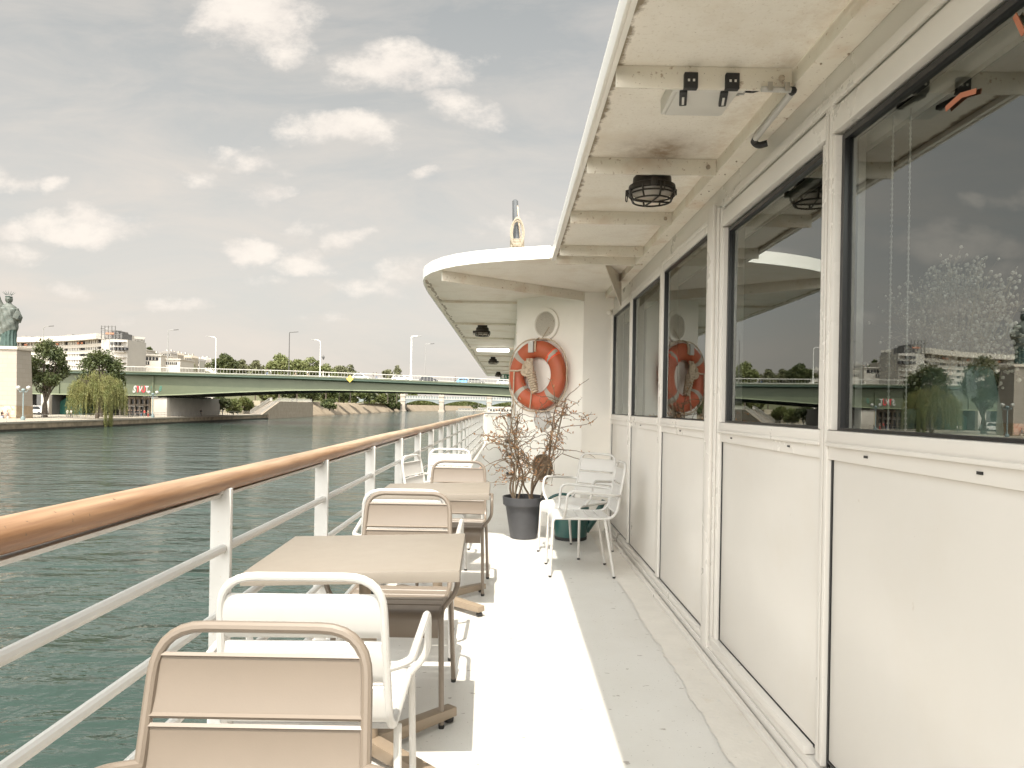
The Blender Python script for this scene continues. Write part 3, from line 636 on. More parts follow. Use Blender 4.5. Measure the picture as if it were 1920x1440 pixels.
# ================================================================== CHAIRS AND TABLES
def make_chair(kind):
    m = 'chair_' + kind
    t = thing('metal_armchair', 'x', 'chair')
    hb, ht_, hs, zt, r = .201, .188, .204, .83, .0105
    b = BM(); half = [(-hs, .165, .428), (-hs, -.20, .428), (-hb, -.250, .47), (-ht_, -.318, zt), (ht_, -.318, zt), (hb, -.250, .47), (hs, -.20, .428), (hs, .165, .428)]
    tube(b, fillet(half, [0, .06, .06, .085, .085, .06, .06, 0], 7), r, 10); build('frame', b, m, t)
    for s in (-1, 1):
        b = BM(); tube(b, fillet([(s * (hs + .012), .232, .008), (s * (hs + .002), .215, .428), (s * hs, .150, .428)], [0, .07, 0], 7), .0107, 10); lg = build('leg', b, m, t)
        b = BM(); lathe(b, [(0, 0), (.011, 0), (.012, .014), (.0, .015)], 10, (s * (hs + .012), .232, 0)); build('foot_cap', b, 'black_rubber', lg)
        b = BM(); tube(b, fillet([(s * (hs + .022), -.235, .008), (s * (hs + .008), -.165, .42)], 0), .0105, 10); lg = build('leg', b, m, t)
        b = BM(); lathe(b, [(0, 0), (.011, 0), (.012, .014), (.0, .015)], 10, (s * (hs + .022), -.235, 0)); build('foot_cap', b, 'black_rubber', lg)
        b = BM(); tube(b, fillet([(s * (hb - .010 + .003), -.275, .600), (s * .250, -.240, .606), (s * .262, .118, .635), (s * .262, .128, .50), (s * (hs + .004), .138, .436)], [0, .035, .06, .05, 0], 7), .0105, 10); build('armrest', b, m, t)
    def slat(b, prof, x, th=.0035):                              # plate of width 2x along a profile in (y, z)
        n = len(prof); A = []
        for i, (y, z) in enumerate(prof):
            a = Vector(prof[max(0, i - 1)]); c = Vector(prof[min(n - 1, i + 1)]); d = (c - a).normalized(); nn = Vector((-d.y, d.x)) * th
            w = x(z) if callable(x) else x
            A.append([b.verts.new((-w, y + nn.x, z + nn.y)), b.verts.new((w, y + nn.x, z + nn.y)), b.verts.new((w, y - nn.x, z - nn.y)), b.verts.new((-w, y - nn.x, z - nn.y))])
        for p, q in zip(A, A[1:]):
            for k in range(4): b.faces.new((p[k], p[(k + 1) % 4], q[(k + 1) % 4], q[k]))
        b.faces.new(A[0]); b.faces.new(A[-1][::-1])
    b = BM()
    def up(z): return -.250 - (z - .47) / (zt - .47) * .068
    for (z0, z1) in ((.680, .785), (.566, .668), (.462, .554)):
        pr = [(up(z0) + .006, z0), (up(z0 + .006), z0 + .005)] + [(up(z0 + (z1 - z0) * k / 5) - .004 * math.sin(PI * k / 5), z0 + (z1 - z0) * k / 5) for k in range(1, 5)] + [(up(z1 - .006), z1 - .005), (up(z1) + .006, z1)]
        slat(b, pr, lambda z: hb + (ht_ - hb) * (z - .47) / (zt - .47) - .004)
    build('backrest', b, m, t)
    b = BM()
    for k in range(4):
        y1 = .098 - k * .0765; y0 = y1 - .069; c = [.000, .004, .004, .000]
        slat(b, [(y1, .424), (y1 - .004, .432), (y0 + .035, .430 - .002 * c[k]), (y0 + .004, .432), (y0, .424)], hs - .006)
    arc = [(.107, .426), (.112, .433), (.150, .4335)] + [(.172 + .042 * math.sin(a), .391 + .042 * math.cos(a)) for a in [PI / 2 * j / 6 for j in range(7)]] + [(.217, .345), (.215, .342)]
    slat(b, arc, hs - .008)
    build('seat', b, m, t)
    return t
def make_table():
    t = thing('cafe_table', 'x', 'table')
    b = BM(); box(b, (-.335, -.325, .683), (.335, .325, .720), .004); build('tabletop', b, 'table_beige', t)
    b = BM(); tube(b, [(0, 0, .06), (0, 0, .655)], .030, 16); build('column', b, 'table_base', t)
    b = BM(); box(b, (-.20, -.05, .657), (.20, .05, .681), .004); box(b, (-.06, -.20, .668), (.06, .20, .682), .003); build('bracket', b, 'table_base', t)
    b = BM(); tube(b, fillet([(.06, -.21, .665), (.06, -.245, .655), (.06, -.25, .62)], .02), .009, 8); build('lever', b, 'black_rubber', t)
    for k in range(4):
        M = Matrix.Rotation(PI / 4 + k * PI / 2, 4, 'Z')
        b = BM(); v0 = len(b.verts); box(b, (.02, -.026, .022), (.395, .026, .072), .004)
        for v in b.verts:
            if v.co.z > .05: v.co.z -= max(0, v.co.x - .05) * .045
        bmesh.ops.transform(b, matrix=M, verts=b.verts); ft = build('foot', b, 'table_base', t)
        b = BM(); lathe(b, [(0, 0), (.018, 0), (.020, .012), (.010, .024), (0, .024)], 10, (.375, 0, 0)); bmesh.ops.transform(b, matrix=M, verts=b.verts); build('glide', b, 'black_rubber', ft)
    return t
G1 = 'metal armchairs set out on the deck'
proto = {}
def chair(kind, x, y, rz, label, tilt=0.0):
    if kind not in proto: o = proto[kind] = make_chair(kind)
    else: o = copy_tree(proto[kind])
    o.location = (x, y, 0); o.rotation_euler = (0, math.radians(tilt), math.radians(rz)); o['label'] = label; o['group'] = G1; return o
chair('beige', -.436, .98, 180.0, 'beige metal armchair nearest of all, cut by the bottom edge of the photo')
chair('white', -.4875, 2.00, 1.5, 'white metal armchair between the nearest beige chair and the nearer table')
chair('beige', -.455, 2.99, 180.0, 'beige metal armchair tucked under the nearer table, facing it')
chair('white', -.50, 3.72, 2.0, 'white metal armchair with its back against the middle beige chair, facing the farther table')
chair('beige', -.365, 4.93, 179.0, 'beige metal armchair behind the farther table, facing it')
chair('white', -.475, 5.68, -105.0, 'white metal armchair turned side on by the rail, just behind the farthest beige chair')
chair('white', -.545, 6.42, 180.0, 'farthest white metal armchair by the railing, its back rising behind the others')
chair('white', .545, 5.465, 91.0, 'white metal armchair side on by the cabin wall, nearer of two')
chair('white', .585, 6.19, 137.0, 'white metal armchair turned to the camera beside the plant pot')
tb = make_table(); tb.location = (-.470, 2.53, .0); tb.rotation_euler = (0, math.radians(-1.6), math.radians(2.0)); tb['label'] = 'square beige pedestal table nearer the camera, behind the first white chair'; tb['group'] = 'square tables on the deck'
tb2 = copy_tree(tb); tb2.location = (-.425, 4.49, .0); tb2.rotation_euler = (0, math.radians(-1.8), math.radians(1.0)); tb2['label'] = 'square beige pedestal table farther away, in front of the farthest beige chair'

# ================================================================== LAMPS AND FITTINGS UNDER THE ROOF
def make_lamp():
    t = thing('bulkhead_lamp', 'x', 'lamp')
    b = BM(); lathe(b, [(0, 0), (.080, 0), (.090, -.010), (.092, -.040), (.110, -.048), (.113, -.066), (.104, -.074), (.096, -.070)], 32)
    for s in (0, 2.1, 4.2): box(b, (.10, -.014, -.074), (.135, .014, -.046), .003, M=Matrix.Rotation(s + .4, 4, 'Z'))
    build('body', b, 'dark_bronze', t)
    b = BM(); lathe(b, [(.097, -.070), (.092, -.084), (.070, -.098), (.035, -.106), (0, -.108)], 28); build('glass', b, 'lamp_glass', t)
    b = BM(); box(b, (-.05, -.05, -.001), (.05, .05, .046), .004); build('mount', b, 'dark_bronze', t)
    b = BM()
    for r_, z_ in ((.108, -.088), (.092, -.114)): tube(b, [(r_ * math.cos(a), r_ * math.sin(a), z_) for a in [2 * PI * k / 30 for k in range(30)]], .0042, 6, True)
    for k in range(8):
        a = k * PI / 4 + .2; c, s = math.cos(a), math.sin(a)
        tube(b, fillet([(.110 * c, .110 * s, -.06), (.108 * c, .108 * s, -.090), (.092 * c, .092 * s, -.114)], .012, 4), .0046, 6)
    for a in (.2, .2 + PI / 2): tube(b, [(.092 * math.cos(a), .092 * math.sin(a), -.114), (0, 0, -.117), (-.092 * math.cos(a), -.092 * math.sin(a), -.114)], .0042, 6)
    build('guard', b, 'dark_bronze', t)
    for k in (2.6, 4.9):
        c, s = math.cos(k), math.sin(k); b = BM()
        tube(b, fillet([(.112 * c, .112 * s, -.05), (.128 * c - .012 * s, .128 * s + .012 * c, -.055), (.130 * c - .009 * s, .130 * s + .009 * c, -.10), (.130 * c + .009 * s, .130 * s - .009 * c, -.10), (.128 * c + .012 * s, .128 * s - .012 * c, -.055), (.112 * c, .112 * s, -.05)], .006, 3), .0026, 6)
        build('clip', b, 'dark_bronze', t)
    for c_ in [x for x in COL.objects if x.parent == t]: c_.data.transform(Matrix.Diagonal((1, 1, 1.05, 1)))
    return t
lp = make_lamp(); G2 = 'caged bulkhead lamps under the roof'
for i, (x, y, z, l) in enumerate(((.665, 3.45, 2.40, 'dark caged bulkhead lamp under the overhang above the cabin windows'), (-.40, 10.2, 2.40, 'dark caged bulkhead lamp nearest on the deckhouse soffit, before the lit tube light'),
                           (-.40, 16.9, 2.40, 'dark caged bulkhead lamp just beyond the lit tube light'), (-.385, 24.0, 2.40, 'dark caged bulkhead lamp farthest along, by the green exit sign'))):
    o = lp if i == 0 else copy_tree(lp); o.location = (x, y, z - .047); o.rotation_euler = (0, 0, i * .7); o['label'] = l; o['group'] = G2
t = thing('tube_light', 'lit white tube light across the deckhouse soffit', 'light', (-.34, 14.2, 2.40))
b = BM(); box(b, (-.33, -.06, -.022), (.33, .06, -.0005), .004); build('housing', b, 'chair_white', t)
b = BM(); box(b, (-.32, -.05, -.085), (.32, .05, -.023), .02); build('diffuser', b, 'tube_lit', t)
t = thing('exit_sign', 'small green exit sign hanging under the far end of the roof', 'sign', (-.14, 25.0, 2.40))
b = BM(); box(b, (-.19, -.012, -.20), (.19, .012, -.03), .004); box(b, (-.012, -.006, -.03), (.012, .006, -.0005)); build('plate', b, 'green_sign', t)
b = BM(); box(b, (-.15, -.016, -.175), (-.06, -.0125, -.055)); build('door_symbol', b, 'sign_white', t)
b = BM(); ball(b, (-.0, -.014, -.075), (.014, .003, .014), 8, 5); box(b, (-.02, -.016, -.135), (.02, -.0125, -.09)); box(b, (.0, -.016, -.175), (.03, -.0125, -.14)); box(b, (-.035, -.016, -.165), (-.012, -.0125, -.13)); box(b, (.07, -.016, -.12), (.12, -.0125, -.105)); vs = [b.verts.new(p) for p in ((.12, -.0135, -.14), (.12, -.0135, -.085), (.155, -.0135, -.1125))]; b.faces.new(vs); build('runner_symbol', b, 'sign_white', t)

t = thing('junction_box', 'pale plastic junction box with two black hinges under the overhang', 'electrical box', (.662, 2.60, 2.40))
b = BM(); box(b, (-.115, -.145, -.060), (.115, .10, -.0005), .006); build('body', b, 'box_plastic', t)
b = BM(); box(b, (-.122, -.150, -.074), (.122, -.128, -.0605), .003); box(b, (-.102, -.12, -.068), (.102, .085, -.0605), .004); build('cover', b, 'box_plastic', t)
for x in (-.068, .072):
    b = BM(); box(b, (x - .023, -.176, -.080), (x + .023, -.152, -.026), .003); h = build('hinge', b, 'black_rubber', t)
    b = BM(); M = Matrix.Translation((x - .006, -.085, -.072)) @ Euler((0, 0, -.22)).to_matrix().to_4x4(); box(b, (-.013, -.062, -.012), (.013, .05, .006), .004, M=M); build('clasp', b, 'black_rubber', h)
    b = BM(); M = Matrix.Translation((x - .006, -.085, -.0855)) @ Euler((0, 0, -.22)).to_matrix().to_4x4(); box(b, (-.004, -.03, -.002), (.004, .03, .001), .001, M=M); build('mark', b, 'box_plastic', h)
    b = BM(); box(b, (x - .012, -.1775, -.058), (x - .005, -.1755, -.050)); box(b, (x + .005, -.1775, -.058), (x + .012, -.1755, -.050)); build('rivets', b, 'box_plastic', h)
b = BM(); tube(b, [(.115, -.05, -.03), (.15, -.05, -.03)], .015, 12); tube(b, [(.124, -.05, -.03), (.132, -.05, -.03)], .019, 8); build('cable_gland', b, 'steel', t)
b = BM(); tube(b, fillet([(.15, -.05, -.03), (.178, -.055, -.034), (.168, -.11, -.055), (.185, -.142, -.060)], .03, 6), .0075, 8); build('cable', b, 'black_rubber', t)
t = thing('cable_conduit', 'white cable conduit running from the box to the cabin wall', 'conduit', (.93, 2.50, 2.32))
b = BM(); tube(b, [(-.10, -.076, 0), (.0, -.074, -.001)], .0095, 10); build('tube', b, 'chair_white', t)
b = BM(); tube(b, [(.014, -.045, .004), (.03, .36, .0)], .0125, 10); build('tube', b, 'chair_white', t)
b = BM(); tube(b, fillet([(-.002, -.074, 0), (.012, -.072, 0), (.014, -.044, .003)], .008), .011, 8); build('joint', b, 'black_rubber', t)
b = BM(); tube(b, fillet([(.03, .36, 0), (.032, .395, -.004), (.055, .40, -.016), (.085, .385, -.01)], .02, 6), .013, 8); build('cable_end', b, 'black_rubber', t)
for x in (-.075, -.018):
    b = BM(); box(b, (x - .008, -.092, -.012), (x + .008, -.086, .018), .001); build('clip', b, 'steel', t)

# ================================================================== MAST AND ITS ROPE
t = thing('mast', 'slim grey tapered mast standing on the deckhouse roof', 'mast', (.06, 7.0, 2.4855))
b = BM(); tube(b, [(0, 0, 0), (-.01, .0, .30), (-.03, 0, .60), (-.038, 0, .75), (-.040, 0, .765)], [.040, .039, .033, .028, .012], 14); build('pole', b, 'mast_grey', t)
b = BM(); tube(b, [(.03, -.01, 0), (.028, -.02, .25), (-.015, -.02, .70)], .008, 6); build('stay', b, 'rope', t)
t = thing('rope_coil', 'pale coil of rope hung and tied round the grey mast', 'rope', (.048, 6.93, 2.925))
b = BM()
for k in range(14):
    s = 1 - .045 * (k % 6); off = -.012 + .004 * k; sx_ = .050 + .006 * (k % 3)
    tube(b, [(sx_ * math.cos(a) + .002 * math.sin(3 * a + k), -.012 - .005 * (k % 3) + off * .4, -.02 + .15 * s * math.sin(a)) for a in [2 * PI * j / 26 for j in range(26)]], .0085, 6, True)
build('loops', b, 'rope_pale', t)
b = BM()
for k in range(5): tube(b, [(.062 * math.cos(a), .05 + .085 * math.sin(a), -.075 - .014 * k + .01 * math.sin(a)) for a in [2 * PI * j / 18 for j in range(18)]], .0085, 6, True)
build('wraps', b, 'rope_pale', t)
b = BM(); tube(b, [(-.05, -.01, -.13), (-.052, -.008, -.30), (-.050, 0, -.438)], .008, 6); tube(b, [(.042, -.01, -.13), (.046, -.008, -.30), (.045, 0, -.438)], .009, 6); build('tails', b, 'rope_pale', t)

# ================================================================== LIFEBUOY AND ITS LINE
c = chamf(1015.5, 704, .075); t = thing('lifebuoy', 'orange lifebuoy with pale reflective bands on the chamfered deckhouse wall', 'lifebuoy', c)
t.rotation_euler = FR.to_euler()                                  # local x along wall, y up, z outwards
RM, RT = .272, .088
def ring_pt(a, th, rr=RT): return Vector(((RM + rr * math.cos(th)) * math.cos(a), (RM + rr * math.cos(th)) * math.sin(a), rr * .72 * math.sin(th)))
b = BM(); na, nt_ = 72, 18; V = [[b.verts.new(ring_pt(2 * PI * i / na, 2 * PI * j / nt_)) for j in range(nt_)] for i in range(na)]
for i in range(na):
    for j in range(nt_): b.faces.new((V[i][j], V[(i + 1) % na][j], V[(i + 1) % na][(j + 1) % nt_], V[i][(j + 1) % nt_]))
build('ring', b, 'orange_foam', t)
def band(a0, a1, m, lab=None, th0=0.0, th1=2 * PI, rr=RT + .003, nm='band'):
    b = BM(); n = 8; V = [[b.verts.new(ring_pt(a0 + (a1 - a0) * i / n, th0 + (th1 - th0) * j / 18, rr)) for j in range(19)] for i in range(n + 1)]
    for i in range(n):
        for j in range(18): b.faces.new((V[i][j], V[i + 1][j], V[i + 1][j + 1], V[i][j + 1]))
    return build(nm, b, m, t, label=lab)
for k, a in enumerate((2.42, -2.40, -.80)): band(a - .10, a + .10, 'band_silver', 'pale reflective band')
MATS['orange_bright'] = mat('orange_bright', (.80, .10, .035), .45)
band(.62, .86, 'orange_bright', 'worn bright orange band')
for (th, a, w, h) in ((1.9, .70, .05, .35), (1.2, .74, .06, .5), (.6, .76, .05, .35), (2.5, .66, .05, .3)): band(a - w, a + w, 'band_silver', 'worn white marks', th - h, th + h, RT + .006, 'mark')
b = BM()
for k in range(4):
    a = PI / 4 + k * PI / 2; tube(b, [Vector(((RM + RT + .012 + .03 * math.sin(PI * s)) * math.cos(a - .78 + 1.56 * s), (RM + RT + .012 + .03 * math.sin(PI * s)) * math.sin(a - .78 + 1.56 * s), .0)) for s in [j / 14 for j in range(15)]], .008, 6)
build('grab_line', b, 'rope', t)
b = BM(); box(b, (-.062, .232, .062), (.0, .345, .085), .003); build('label_plate', b, 'chair_white', t)
b = BM(); tube(b, [(.02, .24, .066), (.022, .30, .074), (.01, .36, .05), (0, .385, -.02)], .010, 8); tube(b, [(.05, .37, .0), (.06, .42, -.03), (.10, .50, -.06)], .005, 6); build('hanger_rope', b, 'rope', t)
t2 = thing('throw_line', 'hanked pale rope line hanging inside the lifebuoy ring', 'rope', c); t2.rotation_euler = FR.to_euler()
b = BM()
for k in range(9):                                               # figure-eight hank
    x0 = -.060 + .009 * (k - 4); tube(b, [(x0 * (1 - .3 * math.sin(s * PI)) - .01 + .012 * math.sin(2 * PI * s + k), .17 - .18 * s, .045 + .02 * math.sin(PI * s) + .004 * (k % 3)) for s in [j / 10 for j in range(11)]], .0085, 6)
for k in range(7): tube(b, [(-.085 + .058 * math.cos(a) + .015 * math.sin(k), .10 + .05 * math.sin(a) - .01 * k, .062 + .018 * math.sin(a * 2)) for a in [2 * PI * j / 16 for j in range(16)]], .0088, 6, True)
build('hank', b, 'rope', t2)
b = BM()
for k in range(9):
    yc = .02 - .024 * k; r_ = .046 - .002 * k; tube(b, [(-.048 + .008 * k + r_ * math.cos(a), yc + .010 * math.cos(a), .052 + r_ * .8 * math.sin(a)) for a in [2 * PI * j / 14 for j in range(14)]], .0115, 6, True)
build('wraps', b, 'rope', t2)
b = BM(); tube(b, [(-.01, .12, .07), (-.005, 0, .085), (-.02, -.20, .07), (-.02, -.35, .09)], .0065, 6); tube(b, [(-.10, .07, .05), (-.2, .045, .075), (-.31, .05, .07), (-.37, .07, -.03)], .009, 6); tube(b, [(-.24, .05, .085), (-.245, -.05, .085), (-.25, -.25, .085), (-.25, -.42, .06)], .0075, 6); build('lines', b, 'rope', t2)

# ================================================================== PLANT, STAKE, WATERING CAN
PX, PY = .155, 6.82
t = thing('climbing_plant', 'bare brown climbing plant with few dry leaves in a charcoal pot', 'plant', (PX, PY, 0))
b = BM(); lathe(b, [(0, 0.0), (.118, 0.0), (.126, .006), (.176, .315), (.198, .316), (.205, .39), (.196, .392), (.188, .32), (.18, .30), (.0, .30)], 40); build('pot', b, 'pot_grey', t)
b = BM(); lathe(b, [(0, .345), (.10, .35), (.187, .335)], 24)
for v in b.verts: v.co.z += .02 * noise.noise(v.co * 18)
build('soil', b, 'soil', t)
sb, tw, lf = BM(), BM(), BM()
def wander(p, d, n, step, curl, up=.0, r=R):
    out = [p.copy()]; d = d.normalized()
    for i in range(n):
        d = (d + Vector((r.uniform(-1, 1), r.uniform(-1, 1), r.uniform(-1, 1))) * curl + Vector((0, 0, up))).normalized(); p = p + d * step
        p.y = max(-.17, min(.33 + .10 * (1 if p.x < 0 else -1) - p.x * .75, p.y)); out.append(p.copy())
    return out
def leaf(b, p, s):
    q = Euler((R.uniform(-1.2, 1.2), R.uniform(-1.2, 1.2), R.uniform(0, 6.3))).to_matrix(); v = [b.verts.new(p + q @ Vector(c) * s) for c in ((0, 0, 0), (.5, .28, .08), (1.1, 0, .22), (.5, -.28, .08))]
    b.faces.new((v[0], v[1], v[2])); b.faces.new((v[0], v[2], v[3]))
main = []
for (x0, y0, x1, z1, n) in ((-.07, .0, -.12, 1.26, 30), (-.03, .04, -.10, 1.15, 28), (-.05, .02, -.15, 1.08, 26), (.06, .02, .33, 1.30, 32), (.09, .05, .36, 1.20, 30), (.07, .0, .31, 1.08, 28), (-.09, .03, -.16, .9, 22), (.02, -.04, .02, .78, 20)):
    pts = []
    for i in range(n + 1):
        s = i / n; pts.append(Vector((x0 + (x1 - x0) * s ** 1.2 + .035 * math.sin(s * 9 + x0 * 40) * (1 - .3 * s), y0 + .05 * math.sin(s * 7 + x1 * 9) - .02 * s, .33 + (z1 - .33) * s)))
    tube(sb, pts, [.0105 * (1 - .55 * i / n) for i in range(n + 1)], 7); main.append(pts)
for pts in main:
    for k in range(18):
        p = R.choice(pts[len(pts) * 2 // 5:]); d = Vector((R.uniform(-1, 1), R.uniform(-.6, .5), R.uniform(-.35, .6)))
        w = wander(p, d, R.randint(7, 16), .022, .62, .015); tube(tw, w, [.0042 * (1 - .6 * i / len(w)) for i in range(len(w))], 5)
        for j in range(R.randint(1, 4)):
            q = R.choice(w[2:]); [leaf(lf, q + Vector((R.uniform(-.01, .01), 0, 0)), R.uniform(.018, .036)) for _ in range(R.randint(1, 3))]
        if R.random() < .6:
            q = w[-1]; w2 = wander(q, w[-1] - w[-3], 7, .02, .55, 0); tube(tw, w2, [.0028 * (1 - .5 * i / len(w2)) for i in range(len(w2))], 4)
            for _ in range(2): leaf(lf, R.choice(w2), R.uniform(.018, .034))
for (p, d, n, u) in (((-.14, -.02, .75), (-1, -.2, -.32), 20, -.012), ((-.13, 0, .95), (-1, 0, .25), 11, 0), ((.33, .0, 1.25), (.5, -.1, 1), 14, .02), ((.34, 0, 1.05), (1, -.2, .2), 14, .02), ((.30, 0, .85), (1, -.2, -.05), 14, -.02), ((.28, 0, 1.25), (-.1, 0, 1), 10, .02), ((-.15, .0, 1.02), (-.25, 0, 1), 8, .0), ((.36, .0, .80), (1, -.1, -.1), 15, -.015), ((-.12, 0, .9), (-1, 0, .1), 14, .0)):
    w = wander(Vector(p), Vector(d), n, .026, .20, u); tube(tw, w, [.0045 * (1 - .6 * i / len(w)) for i in range(len(w))], 5)
    for j in range(6): leaf(lf, R.choice(w[4:]), R.uniform(.02, .04))
for _ in range(5): leaf(lf, Vector((-.36 + R.uniform(-.02, .02), -.02, .46 + R.uniform(-.02, .02))), .035)
build('stem', sb, 'stem_brown', t); build('twigs', tw, 'stem_brown', t); build('leaves', lf, 'leaf_dry', t)
b = BM(); tube(b, [(.10, .02, .33), (.245, .05, .90), (.335, .06, 1.33)], .0075, 8); single('bamboo_stake', b, 'cane', (0, 0, 0), 'thin grey cane leaning up out of the plant pot', 'cane').location = (PX + .05, PY + .02, 0)
b = BM(); tube(b, [(-.085, -.02, .33), (-.082, -.02, .70), (-.08, -.02, 1.20)], .0055, 7); single('bamboo_stick', b, 'cane', (0, 0, 0), 'straight upright stick on the left side of the plant pot', 'cane').location = (PX, PY, 0)
t = thing('watering_can', 'dark green watering can with black base by the cabin wall', 'watering can', (.60, 6.80, 0))
b = BM(); lathe(b, [(0, .03), (.150, .03), (.156, .10), (.166, .27), (.170, .30), (.164, .305), (.155, .28), (.0, .26)], 36); build('body', b, 'can_green', t)
b = BM(); lathe(b, [(0, 0), (.145, 0), (.152, .006), (.153, .032), (.0, .034)], 36); build('base_ring', b, 'black_rubber', t)
b = BM(); tube(b, fillet([(.135, 0, .08), (.255, 0, .26), (.31, 0, .37)], .05, 5), [.040, .040, .036, .034, .03, .028, .026, .022][:len(fillet([(.135, 0, .08), (.255, 0, .26), (.31, 0, .37)], .05, 5))], 14); build('spout', b, 'can_green', t)
b = BM(); tube(b, fillet([(-.145, 0, .09), (-.215, 0, .20), (-.235, 0, .37), (-.10, 0, .43), (.02, 0, .40), (.10, 0, .30)], .07, 6), .013, 10); build('handle', b, 'can_green', t)

# ================================================================== VASE BEHIND THE BIG WINDOW
t = thing('flower_vase', 'wide pale green glass vase of dried white flowers on the shelf behind the big window', 'vase', (1.30, 2.09, 1.1355))
b = BM(); lathe(b, [(0, .0), (.112, .0), (.118, .01), (.108, .12), (.088, .222), (.078, .236), (.070, .232), (.082, .215), (.102, .12), (.108, .016), (0, .012)], 36); build('vase', b, 'vase_glass', t)
st, fl = BM(), BM()
RV = random.Random(4)
for k in range(150):
    a = RV.uniform(0, 6.3); sp = RV.uniform(.02, .24); h = RV.uniform(.26, .56) - sp * .45; tip = Vector((sp * math.cos(a) * .6, sp * math.sin(a) * 1.15 + .03, h))
    pts = [Vector((0.03 * math.cos(a), .04 * math.sin(a), .03)), Vector((tip.x * .35, tip.y * .35, .22)), Vector((tip.x * .75, tip.y * .75, .22 + (h - .22) * .6)), tip]; tube(st, pts, .0008, 4)
    for _ in range(11):
        q = tip + Vector((RV.gauss(0, .022), RV.gauss(0, .030), RV.gauss(0, .030))); tube(st, [pts[2].lerp(tip, .6), q], .0005, 3)
        ball(fl, q, RV.uniform(.0022, .0062), 5, 4)
build('stems', st, 'flower_stem', t); build('flowers', fl, 'flower_white', t)
t = thing('glass_jar', 'low pale green glass jar beside the flower vase', 'jar', (1.22, 2.155, 1.1355))
b = BM(); lathe(b, [(0, 0), (.055, 0), (.058, .006), (.058, .11), (.050, .115), (.050, .012), (0, .01)], 28); build('jar', b, 'vase_glass', t)
b = BM(); lathe(b, [(.0, .005), (.049, .012), (.049, .05), (0, .05)], 20); build('filling', b, 'flower_white', t)

# ================================================================== FAR BANK
WL = -4.0                                                         # water level
QX, QZ = -78.5, -2.5                                              # quay line and promenade height
bm = BM(); prism(bm, [(QX, 20), (QX, 236), (-130, 236), (-130, 20)], -4.3, QZ); structure('promenade', bm, 'promenade')
bm = BM(); prism(bm, [(-130.01, 20), (-130.01, 236), (-86, 236.01), (-86, 292), (-98, 560), (-98, 1500), (-1500, 1500), (-1500, 20)], -4.35, .2); prism(bm, [(-86.5, 250), (-88, 292), (-99, 560), (-99, 1500), (-1400, 1500), (-1400, 250)], .0, 1.9)
structure('terrain', bm, 'upper_land')
bm = BM(); box(bm, (QX, 20, -4.3), (QX + .45, 236, QZ - .28)); q = single('quay_wall', bm, 'quay_stone', (QX, 100, WL), 'low stone quay wall along the far bank under the statue', 'quay wall')
bm = BM(); box(bm, (QX - .5, 20, QZ - .279), (QX + .6, 236, QZ + .02)); bmesh.ops.translate(bm, vec=(0, 0, 0), verts=bm.verts); build('coping', bm, 'quay_cap', q, True)
bm = BM(); box(bm, (QX + .455, 20, -4.3), (QX + .62, 236, -3.62)); build('wet_foot', bm, 'quay_foot', q, True)
# ramp wall and slope
bm = BM(); prism(bm, [(-77.6, 233), (-79.6, 292), (-86, 292), (-86, 233)], -4.3, -2.2)
vs = []
q = single('ramp_wall', bm, 'ramp_stone', (-80, 260, WL), 'tall smooth stone retaining wall on the far bank with a ramp beside it', 'retaining wall')
bm = BM()
A = [(-77.6, 226, -2.5), (-77.9, 244, 1.65), (-79.6, 292, 1.75), (-79.6, 292, -2.19), (-77.6, 226.0, -2.6)]
B = [(x - .6, y, z) for x, y, z in A]
va = [bm.verts.new(p) for p in A]; vb = [bm.verts.new(p) for p in B]
bm.faces.new(va); bm.faces.new(vb[::-1])
for i in range(5): bm.faces.new((va[i], va[(i + 1) % 5], vb[(i + 1) % 5], vb[i]))
build('parapet', bm, 'ramp_stone', q, True)
bm = BM()
v = [bm.verts.new(p) for p in ((-78.25, 226, -2.45), (-81.5, 226, -2.45), (-81.8, 247, 1.75), (-78.5, 247, 1.75))]; bm.faces.new(v); bmesh.ops.solidify(bm, geom=bm.faces[:], thickness=.3)
build('ramp', bm, 'stone_pale', q, True)
def railing(name, pts, h, n, m, label, cat, group=None, bal=.35, r=.035, rails=(1.0,)):
    t = thing(name, label, cat, pts[0], group=group); pts = [Vector(p) for p in pts]
    for f_ in rails:
        b = BM(); tube(b, [p + Vector((0, 0, h * f_)) for p in pts], r, 6); build('top_rail', b, m, t, True)
    tot = sum((b - a).length for a, b in zip(pts, pts[1:])); b = BM(); s = 0
    for a, c in zip(pts, pts[1:]):
        L_ = (c - a).length; k = s
        while k < L_: p = a.lerp(c, k / L_); box(b, p + Vector((-r * .6, -r * .6, 0)), p + Vector((r * .6, r * .6, h))); k += bal
        s = k - L_
    o = build('balusters', b, m, t, True); o['kind'] = 'stuff'; return t
railing('ramp_railing', [(-78.2, 226, -2.5), (-78.2, 244.5, 1.75), (-79.9, 291, 1.8)], 1.15, 0, 'bridge_rail', 'white railing climbing the ramp along the far retaining wall', 'railing', bal=.5, r=.05)
railing('ramp_railing', [(-81.6, 227, -2.4), (-81.8, 246, 1.8), (-83, 252, 1.95)], 1.15, 0, 'bridge_rail', 'white railing on the inner side of the far ramp', 'railing', bal=.5, r=.05)
railing('quay_railing', [(QX - .9, 150, QZ), (QX - .9, 226, QZ)], 1.05, 0, 'lamp_grey', 'thin grey railing along the quay edge beneath the green bridge', 'railing', bal=1.6, r=.035, rails=(1.0, .55))
railing('quay_railing', [(QX - 1.2, 112, QZ), (QX - 1.2, 148, QZ)], 1.0, 0, 'lamp_grey', 'thin grey railing along the quay edge between the statue and the willow', 'railing', bal=2.2, r=.03, rails=(1.0,))
bm = BM()                                                         # sloping stone bank with worn ribs
n = 90; rows = []
